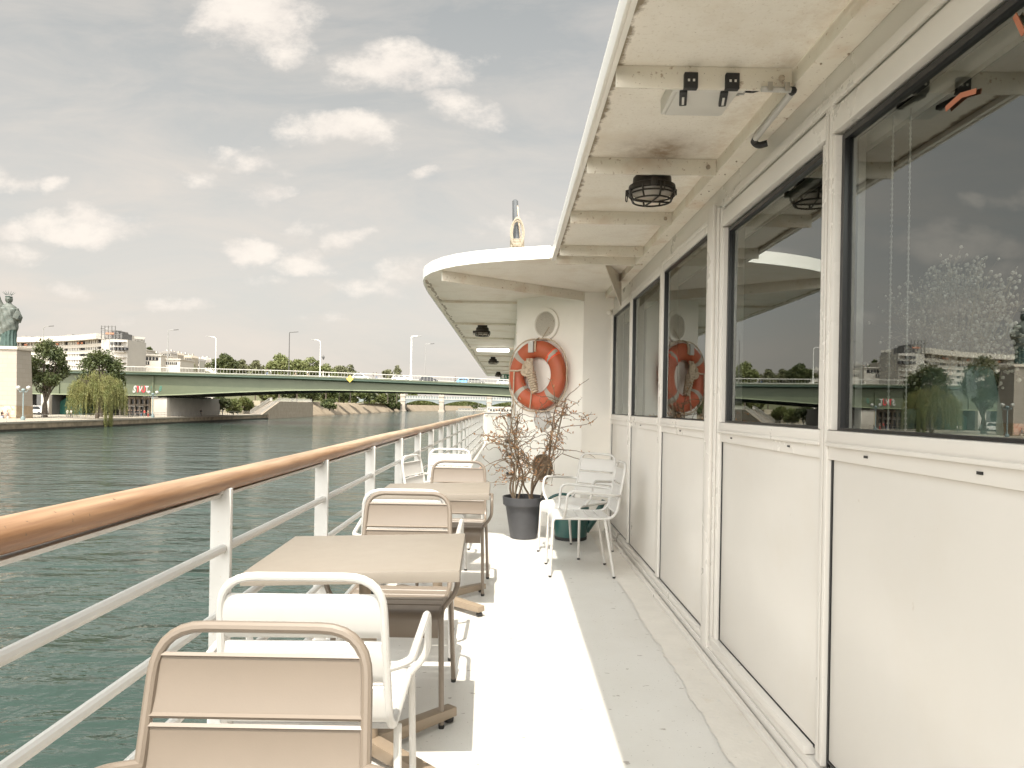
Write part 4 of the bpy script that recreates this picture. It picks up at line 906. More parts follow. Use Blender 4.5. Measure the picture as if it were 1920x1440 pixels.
for i in range(n + 1):
    s = i / n; y = 290 + s * 290; x = -79.6 - 8.5 * s; rib = .5 * noise.noise((y * .16, 0, 0)) + .35 * (abs(((y * .045) % 1) - .5))
    rows.append([bm.verts.new(p) for p in ((x, y, -4.3), (x - .4, y, -3.4), (x - .6 + rib * .5, y, -3.3), (x - 4.2 + rib * 1.4, y + 3, -.4), (x - 7.6, y + 5, 1.95 + rib * .3), (x - 14, y + 5, 1.95))])
for a, b in zip(rows, rows[1:]):
    for k in range(5): bm.faces.new((a[k], a[k + 1], b[k + 1], b[k]))
structure('embankment', bm, 'embankment_stone')

# ---------------------------------------------------------------- statue on its pedestal
SX, SY = -94.0, 135.0
PZ = 10.9
t = thing('statue_pedestal', 'tall pale stone pedestal under the green statue at the quay tip', 'pedestal', (SX, SY + 1, QZ)); t.rotation_euler = (0, 0, math.radians(2))
def tap(b, w0, w1, z0, z1):
    v = [b.verts.new((sx * w, sy * w, z)) for (w, z) in ((w0, z0), (w1, z1)) for sx, sy in ((-1, -1), (1, -1), (1, 1), (-1, 1))]
    for q in ((3, 2, 1, 0), (4, 5, 6, 7), (0, 1, 5, 4), (1, 2, 6, 5), (2, 3, 7, 6), (3, 0, 4, 7)): b.faces.new([v[k] for k in q])
h0 = PZ - QZ
b = BM(); tap(b, 2.42, 2.12, 2.35, h0 - .62); build('shaft', b, 'pedestal_stone', t)
b = BM(); tap(b, 2.46, 2.44, .0, 2.33); build('base', b, ['pedestal_foot'], t)
b = BM(); box(b, (-2.46, -2.462, .25), (2.3, -2.44, 2.3)); build('mural', b, 'mural_red', t)
b = BM(); box(b, (-2.36, -2.36, h0 - .60), (2.36, 2.36, h0 - .2), .06); box(b, (-2.2, -2.2, h0 - .199), (2.2, 2.2, h0), .04); build('cap', b, 'pedestal_cap', t)
def make_statue():
    t = thing('robed_statue', 'green patinated bronze statue in a long robe with spiked crown and raised torch', 'statue', (SX - .55, SY + .6, PZ + .002)); t.rotation_euler = (0, 0, math.radians(24))
    b = BM()                                                      # local: facing -Y
    prof = [(0, 1.30, 1.12, 0, 0), (.5, 1.30, 1.10, 0, 0), (1.6, 1.22, 1.02, 0, 0), (2.6, 1.24, 1.02, .0, 0), (3.4, 1.40, 1.08, .02, -.02), (4.6, 1.45, 1.08, .04, -.02), (5.6, 1.38, 1.02, .04, 0), (6.4, 1.36, .96, .02, 0), (7.1, 1.38, .90, 0, .02), (7.6, 1.18, .78, -.02, .03), (7.95, .68, .58, -.02, .02), (8.15, .44, .44, -.02, 0), (8.4, .38, .40, -.02, -.02)]
    seg = 72; rings = []
    NS = 60; zs = [8.4 * i / NS for i in range(NS + 1)]
    def ip(z, k):
        for p, q in zip(prof, prof[1:]):
            if p[0] <= z <= q[0]: s = (z - p[0]) / (q[0] - p[0]); return p[k] + (q[k] - p[k]) * s
        return prof[-1][k]
    for z in zs:
        rg = []
        for k in range(seg):
            a = 2 * PI * k / seg; fold = 0
            if z < 3.3: fold = .10 * math.sin(a * 13 + .3 * math.sin(z)) * min(1, (3.4 - z))
            if 2.4 + .8 * math.sin(a * 1.0 + 2.2) < z < 7.2: fold = .055 * math.sin(a * 9 + z * 2.2) + .05 * math.sin(a * 4 - z * 2.8) + .07
            fold += .05 * noise.noise((math.cos(a) * 2, math.sin(a) * 2, z * 1.1))
            rg.append(b.verts.new((ip(z, 3) + (ip(z, 1) + fold) * math.cos(a), ip(z, 4) + (ip(z, 2) + fold) * math.sin(a), z)))
        rings.append(rg)
    for A, B in zip(rings, rings[1:]):
        for k in range(seg): b.faces.new((A[k], A[(k + 1) % seg], B[(k + 1) % seg], B[k]))
    b.faces.new(rings[0][::-1]); b.faces.new(rings[-1])
    ball(b, (-.02, -.10, 8.95), (.50, .58, .68), 20, 14)          # head, brow, nose, chin, hair
    tube(b, [(-.02, -.62, 9.08), (-.02, -.74, 8.86), (-.02, -.62, 8.82)], [.07, .11, .08], 8)
    ball(b, (-.02, -.48, 8.50), (.22, .18, .16), 10, 6); ball(b, (-.02, -.60, 8.70), (.17, .07, .05), 8, 5)
    for s in (-1, 1): ball(b, (-.02 + .2 * s, -.56, 9.10), (.16, .10, .06), 8, 5); ball(b, (-.02 + .42 * s, .0, 8.95), (.2, .42, .52), 12, 8)
    ball(b, (-.02, .36, 8.95), (.42, .38, .46), 12, 8); ball(b, (-.02, .62, 8.72), (.22, .25, .24), 8, 6)
    tube(b, fillet([(-1.0, .05, 7.25), (-1.45, -.1, 8.2), (-1.62, -.25, 9.3), (-1.85, -.35, 10.7)], .5, 5), [.55] + [.50, .47, .45, .42, .40, .37] + [.34, .32, .30, .27, .25, .23] + [.19], 14)   # raised arm (the figure's right)
    tube(b, [(-1.25, -.05, 7.8), (-1.35, .05, 7.3), (-1.30, .05, 6.4)], [.38, .42, .2], 10)
    tube(b, fillet([(1.05, .0, 7.2), (1.55, .05, 6.0), (1.62, -.55, 5.15), (1.50, -1.05, 5.45)], .4, 5), [.50, .47, .46, .45, .44, .43, .42, .38, .35, .32, .30, .27, .24, .20], 14)
    tube(b, [(1.35, .0, 6.6), (1.75, -.05, 5.6), (1.70, -.05, 4.6)], [.42, .50, .22], 10)     # hanging sleeve
    me = bpy.data.meshes.new('tmp'); bmesh.ops.recalc_face_normals(b, faces=b.faces); b.to_mesh(me); b.free()
    o = bpy.data.objects.new('tmp', me); COL.objects.link(o); md = o.modifiers.new('r', 'REMESH'); md.mode = 'VOXEL'; md.voxel_size = .065
    ev = o.evaluated_get(bpy.context.evaluated_depsgraph_get()); m2 = bpy.data.meshes.new_from_object(ev); m2.name = 'body'; bpy.data.objects.remove(o)
    m2.materials.clear(); m2.materials.append(MATS['patina']); m2.materials.append(MATS['patina_green'])
    for p in m2.polygons:
        p.use_smooth = True
        if p.center.z < 2.5 + .7 * math.sin(math.atan2(p.center.y, p.center.x) + 2.2): p.material_index = 1
    bd = bpy.data.objects.new('body', m2); COL.objects.link(bd); bd.parent = t
    b = BM(); M = Matrix.Translation((1.42, -1.12, 5.95)) @ Euler((-.25, .42, .35)).to_matrix().to_4x4(); box(b, (-.42, -.14, -.80), (.42, .14, .80), .05, M=M); build('tablet', b, 'patina', t)
    b = BM(); lathe(b, [(.46, 9.28), (.60, 9.36), (.62, 9.46), (.50, 9.48)], 20, (-.02, -.04, 0))
    for k in range(7):
        a = PI + (k - 3) * .46 + PI / 2; d = Vector((math.cos(a) * .86, math.sin(a) * .30 - .12, .62 + .25 * math.cos((k - 3) * .46))); tube(b, [Vector((-.02, -.08, 9.38)) + d * .45, Vector((-.02, -.08, 9.38)) + d * 1.28], [.055, .012], 6)
    build('crown', b, 'patina_green', t)
    b = BM(); lathe(b, [(0, 10.5), (.10, 10.55), (.12, 11.1), (.34, 11.25), (.38, 11.42), (.30, 11.45), (0, 11.45)], 16, (-1.87, -.36, 0)); tr = build('torch', b, 'patina', t)
    b = BM(); lathe(b, [(.26, 11.45), (.32, 11.62), (.20, 11.95), (.06, 12.3), (0, 12.36)], 14, (-1.87, -.36, 0)); build('flame', b, 'gilt', tr)
    return t
make_statue()

# ---------------------------------------------------------------- people (one skinned body each)
def person(loc, rz, top, bottom, label, seated=False, walk=.12, h=1.72, group=None):
    t = thing('person', label, 'person', loc, rz, group); k = h / 1.72; b = bmesh.new(); sk = b.verts.layers.skin.verify()
    if seated: J = dict(p=(0, 0, .50), s=(0, .06, .78), c=(0, .04, 1.02), n=(0, .0, 1.16), hd=(0, -.05, 1.30), ht=(0, -.05, 1.40), sl=(-.18, .03, 1.06), el=(-.24, -.10, .82), hl=(-.12, -.30, .72), sr=(.18, .03, 1.06), er=(.24, -.10, .82), hr=(.12, -.30, .72), kl=(-.12, -.38, .56), fl=(-.13, -.42, .08), tl=(-.13, -.55, .04), kr=(.12, -.38, .56), fr=(.13, -.42, .08), tr=(.13, -.55, .04), ql=(-.09, -.02, .48), qr=(.09, -.02, .48))
    else: J = dict(p=(0, 0, .92), s=(0, .01, 1.12), c=(0, .0, 1.34), n=(0, -.01, 1.47), hd=(0, -.03, 1.60), ht=(0, -.02, 1.69), sl=(-.18, 0, 1.39), el=(-.24, .04, 1.12), hl=(-.24, -.06, .88), sr=(.18, 0, 1.39), er=(.24, .0, 1.12), hr=(.23, -.10, .90), ql=(-.09, 0, .88), qr=(.09, 0, .88), kl=(-.10, -walk, .50), fl=(-.11, -walk * .9, .09), tl=(-.11, -walk * .9 - .15, .04), kr=(.10, walk * .6, .50), fr=(.11, walk * 1.5, .09), tr=(.11, walk * 1.5 - .15, .04))
    rad = dict(p=.135, s=.125, c=.15, n=.06, hd=.095, ht=.07, sl=.075, el=.05, hl=.04, sr=.075, er=.05, hr=.04, ql=.10, qr=.10, kl=.07, fl=.045, tl=.04, kr=.07, fr=.045, tr=.04)
    V = {j: b.verts.new(Vector(q) * k) for j, q in J.items()}
    for a, c in ('ps', 'sc', 'cn', ('n', 'hd'), ('hd', 'ht'), ('c', 'sl'), ('sl', 'el'), ('el', 'hl'), ('c', 'sr'), ('sr', 'er'), ('er', 'hr'), ('p', 'ql'), ('ql', 'kl'), ('kl', 'fl'), ('fl', 'tl'), ('p', 'qr'), ('qr', 'kr'), ('kr', 'fr'), ('fr', 'tr')): b.edges.new((V[a], V[c]))
    for j, v in V.items(): v[sk].radius = (rad[j] * k, rad[j] * k)
    V['p'][sk].use_root = True
    me = bpy.data.meshes.new('tmp'); b.to_mesh(me); b.free(); o = bpy.data.objects.new('tmp', me); COL.objects.link(o)
    o.modifiers.new('s', 'SKIN'); md = o.modifiers.new('u', 'SUBSURF'); md.levels = 1
    m2 = bpy.data.meshes.new_from_object(o.evaluated_get(bpy.context.evaluated_depsgraph_get())); bpy.data.objects.remove(o); m2.name = 'body'
    m2.materials.clear()
    for x in ('skin', top, bottom, 'cloth_black'): m2.materials.append(MATS[x])
    zn, zw = J['n'][2] * k - .02, J['p'][2] * k + .02
    for p in m2.polygons:
        z = p.center.z; side = abs(p.center.x) > .19 * k; p.use_smooth = True
        hand = (Vector(J['hl']) * k - p.center).length < .13 or (Vector(J['hr']) * k - p.center).length < .13
        p.material_index = 0 if (z > zn or hand) else 3 if z < .1 * k else 1 if (z > zw or (side and not seated)) else 2
    bd = bpy.data.objects.new('body', m2); COL.objects.link(bd); bd.parent = t
    b = BM(); hd = Vector(J['hd']) * k; ball(b, hd + Vector((0, .03, .05)), (.10 * k, .11 * k, .10 * k), 10, 7); build('hair', b, 'hair', t); return t
def onprom(px, Y): p = at(px, 760, Y); return (p.x, p.y, QZ + .001)
G3 = 'people along the far quay'
for (px, Y, rz, tp, bt, lab, sit) in ((4, 133, 1.2, 'cloth_black', 'cloth_blue', 'person in dark top sitting at the left edge at the foot of the statue pedestal', True), (14, 133.2, -.6, 'cloth_grey', 'cloth_tan', 'person in grey top sitting at the foot of the statue pedestal, nearest the lamp', True),
        (127, 146, .5, 'cloth_white', 'cloth_grey', 'person in white top left of the willow', False), (134, 146.3, -.5, 'cloth_white', 'cloth_black', 'person in white top and black trousers close beside the willow', False),
        (241, 160, .8, 'cloth_black', 'cloth_black', 'person all in black at the left end of the group under the bridge', False), (247, 160.5, -.9, 'cloth_black', 'cloth_black', 'second person in black from the left of the group under the bridge', False), (254, 160, 2.0, 'cloth_black', 'cloth_grey', 'person in black top and grey trousers in the middle of the group under the bridge', False),
        (259, 161, .3, 'cloth_black', 'cloth_black', 'person in black standing right of the grey trousers under the bridge', False), (265, 160, 1.2, 'cloth_black', 'cloth_blue', 'person in black top and blue trousers in the group under the bridge', False), (271, 161, -.4, 'cloth_red', 'cloth_grey', 'person in red top under the bridge', False), (278, 160, -1.2, 'cloth_tan', 'cloth_red', 'person in tan top beside the quay lamp under the bridge', False),
        (377, 186, .3, 'cloth_black', 'cloth_black', 'person in black by the right end of the bridge pier', False), (417, 196, 1.3, 'cloth_white', 'cloth_grey', 'person in white top on the path right of the bridge pier', False)):
    p = onprom(px, Y); 
    if sit:
        bb = BM(); box(bb, (p[0] - .35, p[1] - .22, QZ), (p[0] + .35, p[1] + .3, QZ + .42), .03); single('stone_block', bb, 'pedestal_cap', p, 'pale stone block under the seated person ' + ('at the left edge' if px < 8 else 'in the grey top'), 'block')
    person(p, rz, tp, bt, lab, sit, group=G3)

# ---------------------------------------------------------------- quay lamps
def quay_lamp(x, y, label):
    t = thing('quay_lamp', label, 'street lamp', (x, y, QZ), group='pale blue twin lamps on the quay')
    b = BM(); lathe(b, [(0, 0), (.34, 0), (.34, .5), (.16, .62), (.10, .8), (.085, 4.9), (.06, 5.0)], 12); build('post', b, 'lamp_blue', t)
    b = BM(); tube(b, fillet([(-.85, 0, 5.25), (-.55, 0, 4.8), (0, 0, 5.0), (.55, 0, 4.8), (.85, 0, 5.25)], .2, 4), .06, 8); lathe(b, [(.0, 4.95), (.3, 5.05), (.34, 5.25), (.2, 5.42), (0, 5.45)], 12); build('arms', b, 'lamp_blue', t)
    for s in (-1, 1):
        b = BM(); lathe(b, [(.10, 5.22), (.30, 5.42), (.36, 5.62), (.30, 5.8), (0, 5.95)], 14, (s * .88, 0, 0)); build('globe', b, 'globe', t)
    return t
p = at(43, 780, 124); quay_lamp(p.x, p.y, 'pale blue twin-globe lamp beside the statue pedestal')
p = at(286, 780, 159); quay_lamp(p.x, p.y, 'pale blue twin-globe lamp in front of the bridge pier')
p = at(43, 780, 124)
for (px, Y, l) in ((412, 225, 'slim pale blue lamp post nearer the bridge pier beyond the arch'), (446, 222, 'slim pale blue lamp post nearer the ramp beyond the arch')):
    p = at(px, 770, Y); t = thing('lamp_post', l, 'street lamp', (p.x, Y, QZ)); b = BM(); lathe(b, [(0, 0), (.16, 0), (.10, .6), (.07, 3.6), (0, 3.62)], 10); build('post', b, 'lamp_blue', t); b = BM(); lathe(b, [(.08, 3.62), (.28, 3.8), (.28, 4.1), (0, 4.3)], 10); build('globe', b, 'globe', t)

# ---------------------------------------------------------------- the green bridge
BY0, BY1 = 170.0, 199.0
tp = [(-130, 8.0), (-107.8, 7.95), (-84.5, 7.85), (-65, 7.65), (-52.4, 7.55), (-33.5, 7.15), (-5.1, 6.45), (30, 5.4), (75, 4.0)]
bt = [(-130, 2.3), (-107.8, 2.3), (-84.5, 2.35), (-77, 2.75), (-65, 3.5), (-52.4, 4.15), (-43, 4.4), (-33.5, 4.4), (-20, 4.3), (-5.1, 3.95), (30, 2.6), (75, .5)]
def lin(tab, x):
    for a, c in zip(tab, tab[1:]):
        if a[0] <= x <= c[0]: return a[1] + (c[1] - a[1]) * (x - a[0]) / (c[0] - a[0])
    return tab[-1][1]
xs = [-130 + 2.5 * k for k in range(83)]
br = thing('road_bridge', 'low green steel road bridge crossing the river with white railing', 'bridge', (-30, BY0, WL))
def sweep(b, prof, xs=xs):
    rows = [[b.verts.new(p) for p in prof(x)] for x in xs]; n = len(rows[0])
    for A, B in zip(rows, rows[1:]):
        for k in range(n): b.faces.new((A[k], A[(k + 1) % n], B[(k + 1) % n], B[k]))
    b.faces.new(rows[0]); b.faces.new(rows[-1][::-1])
for i, yy in enumerate((BY0 + .9, BY1 - 1.3)):
    P('girder', lambda b: sweep(b, lambda x: [(x, yy, lin(bt, x) + .24), (x, yy + .4, lin(bt, x) + .24), (x, yy + .4, lin(tp, x) - .8), (x, yy, lin(tp, x) - .8)]), 'bridge_green', br)
    P('flange', lambda b: sweep(b, lambda x: [(x, yy - .35, lin(bt, x)), (x, yy + .8, lin(bt, x)), (x, yy + .8, lin(bt, x) + .238), (x, yy - .35, lin(bt, x) + .238)]), 'bridge_green_light', br)
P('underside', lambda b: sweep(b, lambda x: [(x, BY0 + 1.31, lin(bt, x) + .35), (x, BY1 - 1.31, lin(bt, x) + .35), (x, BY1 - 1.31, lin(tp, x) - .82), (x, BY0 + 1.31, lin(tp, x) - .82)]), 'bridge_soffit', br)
P('slab', lambda b: sweep(b, lambda x: [(x, BY0 - .35, lin(tp, x) - .45), (x, BY0 + .9, lin(tp, x) - .79), (x, BY1 - .9, lin(tp, x) - .79), (x, BY1 + .35, lin(tp, x) - .45), (x, BY1 + .35, lin(tp, x) + .02), (x, BY0 - .35, lin(tp, x) + .02)]), 'bridge_green_dark', br)
P('edge_strip', lambda b: sweep(b, lambda x: [(x, BY0 - .47, lin(tp, x) - .06), (x, BY0 - .352, lin(tp, x) - .06), (x, BY0 - .352, lin(tp, x) + .22), (x, BY0 - .47, lin(tp, x) + .22)]), 'bridge_green', br)
P('roadway', lambda b: sweep(b, lambda x: [(x, BY0 + 3, lin(tp, x) + .025), (x, BY1 - 3, lin(tp, x) + .025), (x, BY1 - 3, lin(tp, x) + .12), (x, BY0 + 3, lin(tp, x) + .12)]), 'asphalt', br)
for x in (-121, -107.0, -84.6): P('stiffener', lambda b: box(b, (x - .22, BY0 + .60, lin(bt, x) + .25), (x + .22, BY0 + .899, lin(tp, x) - .85)), 'bridge_green', br)
for i, yy in enumerate((BY0 - .2, BY1 + .1)):
    P('railing', lambda b: sweep(b, lambda x: [(x, yy - .09, lin(tp, x) + 1.22), (x, yy + .09, lin(tp, x) + 1.22), (x, yy + .09, lin(tp, x) + 1.40), (x, yy - .09, lin(tp, x) + 1.40)]), 'bridge_rail', br)
    def f(b):
        x = -129.0
        while x < 60: box(b, (x - .022, yy - .02, lin(tp, x) + .02), (x + .022, yy + .02, lin(tp, x) + 1.215)); x += .75
    P('balusters', f, 'bridge_rail', br)['kind'] = 'stuff'
def f(b): box(b, (-84.2, BY0 + 1.4, QZ - .1), (-81.6, BY1 + 4, 2.05), .05); box(b, (-84.5, BY0 + 1.0, QZ - .1), (-81.3, BY0 + 3.4, 1.95), .3)
P('pier', f, 'concrete', br)
P('bearing', lambda b: [box(b, (-84.0, BY0 + 2 + k * 3.1, 2.05), (-81.9, BY0 + 2.9 + k * 3.1, 2.34)) for k in range(9)][0], 'concrete_dark', br)
def f(b): box(b, (-112, BY0 + .6, QZ - .1), (-108.3, BY1, 2.29)); box(b, (-128, BY0 + 16, QZ), (-95, BY0 + 16.5, 2.5))
P('abutment', f, 'concrete_dark', br)
P('column', lambda b: box(b, (-110.2, BY0 - .6, QZ), (-108.3, BY0 + .55, 2.28), .05), 'concrete', br)
P('pier', lambda b: box(b, (40, BY0 + 1.4, -4.3), (44, BY1 - 1, 2.0), .05), 'concrete', br)
# painted letters on the girder
def letter(ch, px, py, size, m, rot=0, lab=None, st=[0]):
    st[0] += 1
    cu = bpy.data.curves.new('g', 'FONT'); cu.body = ch; cu.size = size; cu.extrude = .012; cu.offset = size * .035; cu.align_x = 'CENTER'
    o = bpy.data.objects.new('g', cu); COL.objects.link(o); me = bpy.data.meshes.new_from_object(o.evaluated_get(bpy.context.evaluated_depsgraph_get())); bpy.data.objects.remove(o); me.name = 'graffiti_letter'
    me.materials.clear(); me.materials.append(MATS[m]); p = at(px, py, BY0 + .87); o = bpy.data.objects.new('graffiti_letter', me); COL.objects.link(o); o.parent = br
    o.location = p - origin(br) - Vector((0, .02 + .03 * (st[0] % 2), .0)); o.rotation_euler = (PI / 2, rot, 0); o.scale = (.66, 1, 1)
    if lab: o['label'] = lab
for (ch, px, py, sz, m, ro, l) in (('S', 251.0, 735.5, 2.25, 'graffiti_white', .25, 'white painted letter S'), ('T', 258.0, 735.0, 2.0, 'graffiti_red', .1, 'red painted letter'), ('V', 262.5, 734.8, 1.9, 'graffiti_white', .15, 'cream painted letter'), ('U', 269.0, 735.2, 2.1, 'graffiti_red', -.05, 'red painted letter U'), ('T', 275.5, 735.0, 2.0, 'graffiti_white', 0, 'white painted letter T'), ('x', 284.3, 728, 1.1, 'graffiti_green', 0, 'small dark scrawl'), ('x', 284.6, 732.5, 1.1, 'graffiti_green', .3, 'small dark scrawl'), ('8', 300, 732.8, 1.7, 'graffiti_green', .2, 'small green scrawl')): letter(ch, px, py, sz, m, ro, l)
c = at(656, 710.5, BY0 - .6); t = thing('navigation_sign', 'yellow diamond navigation sign on the edge of the green bridge', 'sign', c)
b = BM(); box(b, (-.60, -.03, -.60), (.60, .03, .60), .02, M=Matrix.Rotation(PI / 4, 4, 'Y')); build('plate', b, 'sign_yellow', t)
b = BM(); box(b, (-.05, .031, -.5), (.05, .12, .4)); build('bracket', b, 'lamp_grey', t)
# stuff below the bridge on the promenade
t = thing('site_tent', 'dark green pointed tent under the bridge, left of the willow', 'tent', (-106, 176, QZ))
b = BM(); v = [b.verts.new(p) for p in ((-3.2, -2.5, 0), (3.2, -2.5, 0), (3.2, 2.5, 0), (-3.2, 2.5, 0), (-3.0, -2.4, 2.7), (-.6, -2.4, 4.3), (3.0, -2.4, 2.9), (3.0, 2.4, 2.9), (-.6, 2.4, 4.3), (-3.0, 2.4, 2.7))]
for q in ((0, 1, 6, 5, 4), (1, 2, 7, 6), (2, 3, 9, 8, 7), (3, 0, 4, 9), (4, 5, 8, 9), (5, 6, 7, 8)): b.faces.new([v[k] for k in q])
build('canvas', b, 'tent_green', t)
p0, p1 = at(226, 760, 178), at(281, 760, 178)
t = thing('quay_pavilion', 'low pale pavilion with dark openings under the bridge behind the group of people', 'pavilion', ((p0.x + p1.x) / 2, 178, QZ)); wd = p1.x - p0.x
def f(b):
    for k in range(7): x = p0.x + wd * k / 6; box(b, (x - .18, 177.7, QZ), (x + .18, 178.2, 2.0))
    box(b, (p0.x, 177.8, -.1), (p1.x, 178.1, .35)); box(b, (p0.x, 177.8, 1.55), (p1.x, 178.1, 2.1))
P('wall', f, 'stone_pale', t); P('window', lambda b: box(b, (p0.x, 178.2, QZ), (p1.x, 178.4, 2.0)), 'far_glass', t)
P('awning', lambda b: [box(b, (p0.x + wd * (.05 + .3 * k), 176.6, -.25), (p0.x + wd * (.28 + .3 * k), 177.7, -.12)) for k in range(3)][0], 'chair_white', t)
for k, (px, Y) in enumerate(((66, 168), (58, 182))):
    p = at(px, 755, Y); t = thing('parked_van', ['pale parked van behind the tree beside the pedestal', 'white parked van farther back between pedestal and tree trunk'][k], 'van', (p.x, Y, QZ))
    b = BM(); prism(b, [(-2.4, .45), (-2.4, 1.5), (-1.9, 2.1), (1.6, 2.15), (2.4, 1.25), (2.5, .45)], -.9, .9, M=Matrix.Rotation(PI / 2, 4, 'X')); build('body', b, 'car_silver', t)
    b = BM(); prism(b, [(-1.7, 1.3), (-1.6, 1.9), (1.4, 1.95), (1.9, 1.3)], -.91, .91, M=Matrix.Rotation(PI / 2, 4, 'X')); build('windows', b, 'car_glass', t)
    for x in (-1.5, 1.5):
        for y in (-.82, .82): b = BM(); lathe(b, [(0, -.1), (.34, -.1), (.36, 0), (.34, .1), (0, .1)], 16, M=Matrix.Translation((x, y, .36)) @ Matrix.Rotation(PI / 2, 4, 'X')); build('wheel', b, 'tyre', t)
# ---------------------------------------------------------------- lamps on the bridge
def bridge_lamp(px_b, px_t, py_t, Y, side, m, r, label, arm=.0):
    a = at(px_b, 700, Y); zb = lin(tp, a.x) + .02; top = at(px_t, py_t, Y); hh = top.z - zb
    t = thing('bridge_lamp', label, 'street lamp', (a.x, Y, zb), group='tall street lamps on the green bridge'); L_ = 1.5
    b = BM(); lathe(b, [(0, 0), (r * 2.2, 0), (r * 2, .9), (r * 1.2, 1.1)], 10); tube(b, [(0, 0, .5), (0, 0, hh - arm - .1)], [r * 1.2, r * .8], 10); build('pole', b, m, t)
    b = BM(); tube(b, fillet([(0, 0, hh - arm - .12), (0, 0, hh - .05), (side * L_, 0, hh + .1)], max(arm, .15), 8), r * .75, 8); build('arm', b, m, t)
    b = BM(); M = Matrix.Translation((side * (L_ + .35), 0, hh + .1)) @ Matrix.Rotation(-side * .1, 4, 'Y'); box(b, (-.55, -.17, -.06), (.55, .17, .08), .04, M=M); build('lantern', b, 'lamp_dark' if m != 'lamp_white' else 'lamp_grey', t); return t
bridge_lamp(80, 80.5, 612, 172, 1, 'lamp_grey', .10, 'grey bridge lamp rising out of the tree beside the statue', 1.2)
bridge_lamp(314, 315, 619, 172, 1, 'lamp_grey', .085, 'thin grey bridge lamp in front of the low white buildings')
bridge_lamp(404, 403, 632, 172, -1, 'lamp_white', .10, 'white bridge lamp with curved arm left of the round tree', 2.4)
bridge_lamp(541.5, 543, 623, 197, 1, 'lamp_dark', .12, 'dark bridge lamp above the pale green trees')
lm = bridge_lamp(600, 599.5, 638, 172, -1, 'lamp_white', .10, 'white bridge lamp with curved arm carrying a small dark lantern', 2.6)
b = BM(); box(b, (.05, -.05, 4.9), (.75, .05, 5.0)); lathe(b, [(0, 4.3), (.22, 4.5), (.3, 5.0), (0, 5.5)], 8, (.75, 0, 0)); build('side_lantern', b, 'lamp_dark', lm)
bridge_lamp(770.5, 773, 631, 172, 1, 'lamp_white', .19, 'thick white bridge lamp nearest the deckhouse roof')
bridge_lamp(797, 798, 645, 197, 1, 'lamp_grey', .085, 'thin grey bridge lamp just right of the thick white one')
bridge_lamp(204, 205, 617, 197, -1, 'lamp_grey', .07, 'thin grey bridge lamp in front of the round building end')
# ---------------------------------------------------------------- cars and people on the bridge
def car(px, Y, m, label, dirn=1, van=0):
    a = at(px, 700, Y); z = lin(tp, a.x) + .125; t = thing('car', label, 'car', (a.x, Y, z), 0 if dirn > 0 else PI, 'cars crossing the green bridge')
    MX = Matrix.Rotation(PI / 2, 4, 'X')
    lower = [(-2.15, .30), (-2.2, .62), (-2.1, .88), (-1.2, .96), (1.0, .95), (1.9, .82), (2.2, .66), (2.2, .30)]
    cab_ = [(-2.0, .9), (-1.75, 1.30), (-1.1, 1.50 + .25 * van), (.2, 1.48 + .25 * van), (.75, 1.25), (1.25, .94)]
    b = BM(); prism(b, lower, -.86, .86, M=MX); es = [e for e in b.edges]; bmesh.ops.bevel(b, geom=es, offset=.06, segments=2, affect='EDGES'); build('body', b, m, t)
    b = BM(); prism(b, cab_, -.74, .74, M=MX); bmesh.ops.bevel(b, geom=b.edges[:], offset=.07, segments=2, affect='EDGES'); build('cabin', b, m, t)
    b = BM(); prism(b, [(-1.72, .98), (-1.55, 1.28), (-1.05, 1.42), (-.42, 1.42), (-.42, .98)], -.752, .752, M=MX); prism(b, [(-.34, .98), (-.34, 1.42), (.15, 1.40), (.62, 1.2), (.98, .98)], -.752, .752, M=MX); build('side_window', b, 'car_glass', t)
    for x in (-1.38, 1.36):
        for y in (-.78, .78):
            M = Matrix.Translation((x, y, .32)) @ Matrix.Rotation(PI / 2, 4, 'X'); b = BM(); lathe(b, [(.18, -.11), (.30, -.12), (.32, 0), (.30, .12), (.18, .11)], 18, M=M); w = build('wheel', b, 'tyre', t)
            b = BM(); lathe(b, [(0, -.125), (.19, -.105), (.19, .105), (0, .125)], 14, M=M); build('rim', b, 'steel', w)
    for y in (-.6, .6):
        b = BM(); ball(b, (2.13, y, .66), (.08, .17, .08), 8, 5); build('headlight', b, 'globe', t); b = BM(); ball(b, (-2.13, y, .72), (.06, .16, .07), 8, 5); build('tail_light', b, 'graffiti_red', t)
car(677, 181, 'car_silver', 'silver car on the bridge just right of the yellow diamond sign', 1, 1)
car(752, 176, 'car_white', 'white car on the bridge at the foot of the thick white lamp')
car(804, 177, 'car_dark', 'dark car on the bridge right of the thick white lamp')
car(873, 181, 'car_blue', 'blue car on the bridge half hidden behind a grey one', 1, 1)
car(893, 176, 'car_grey', 'grey car on the bridge in front of a blue one')
car(948, 176, 'car_silver', 'silver car on the bridge touching the deckhouse wall edge')
G4 = 'people walking over the green bridge'
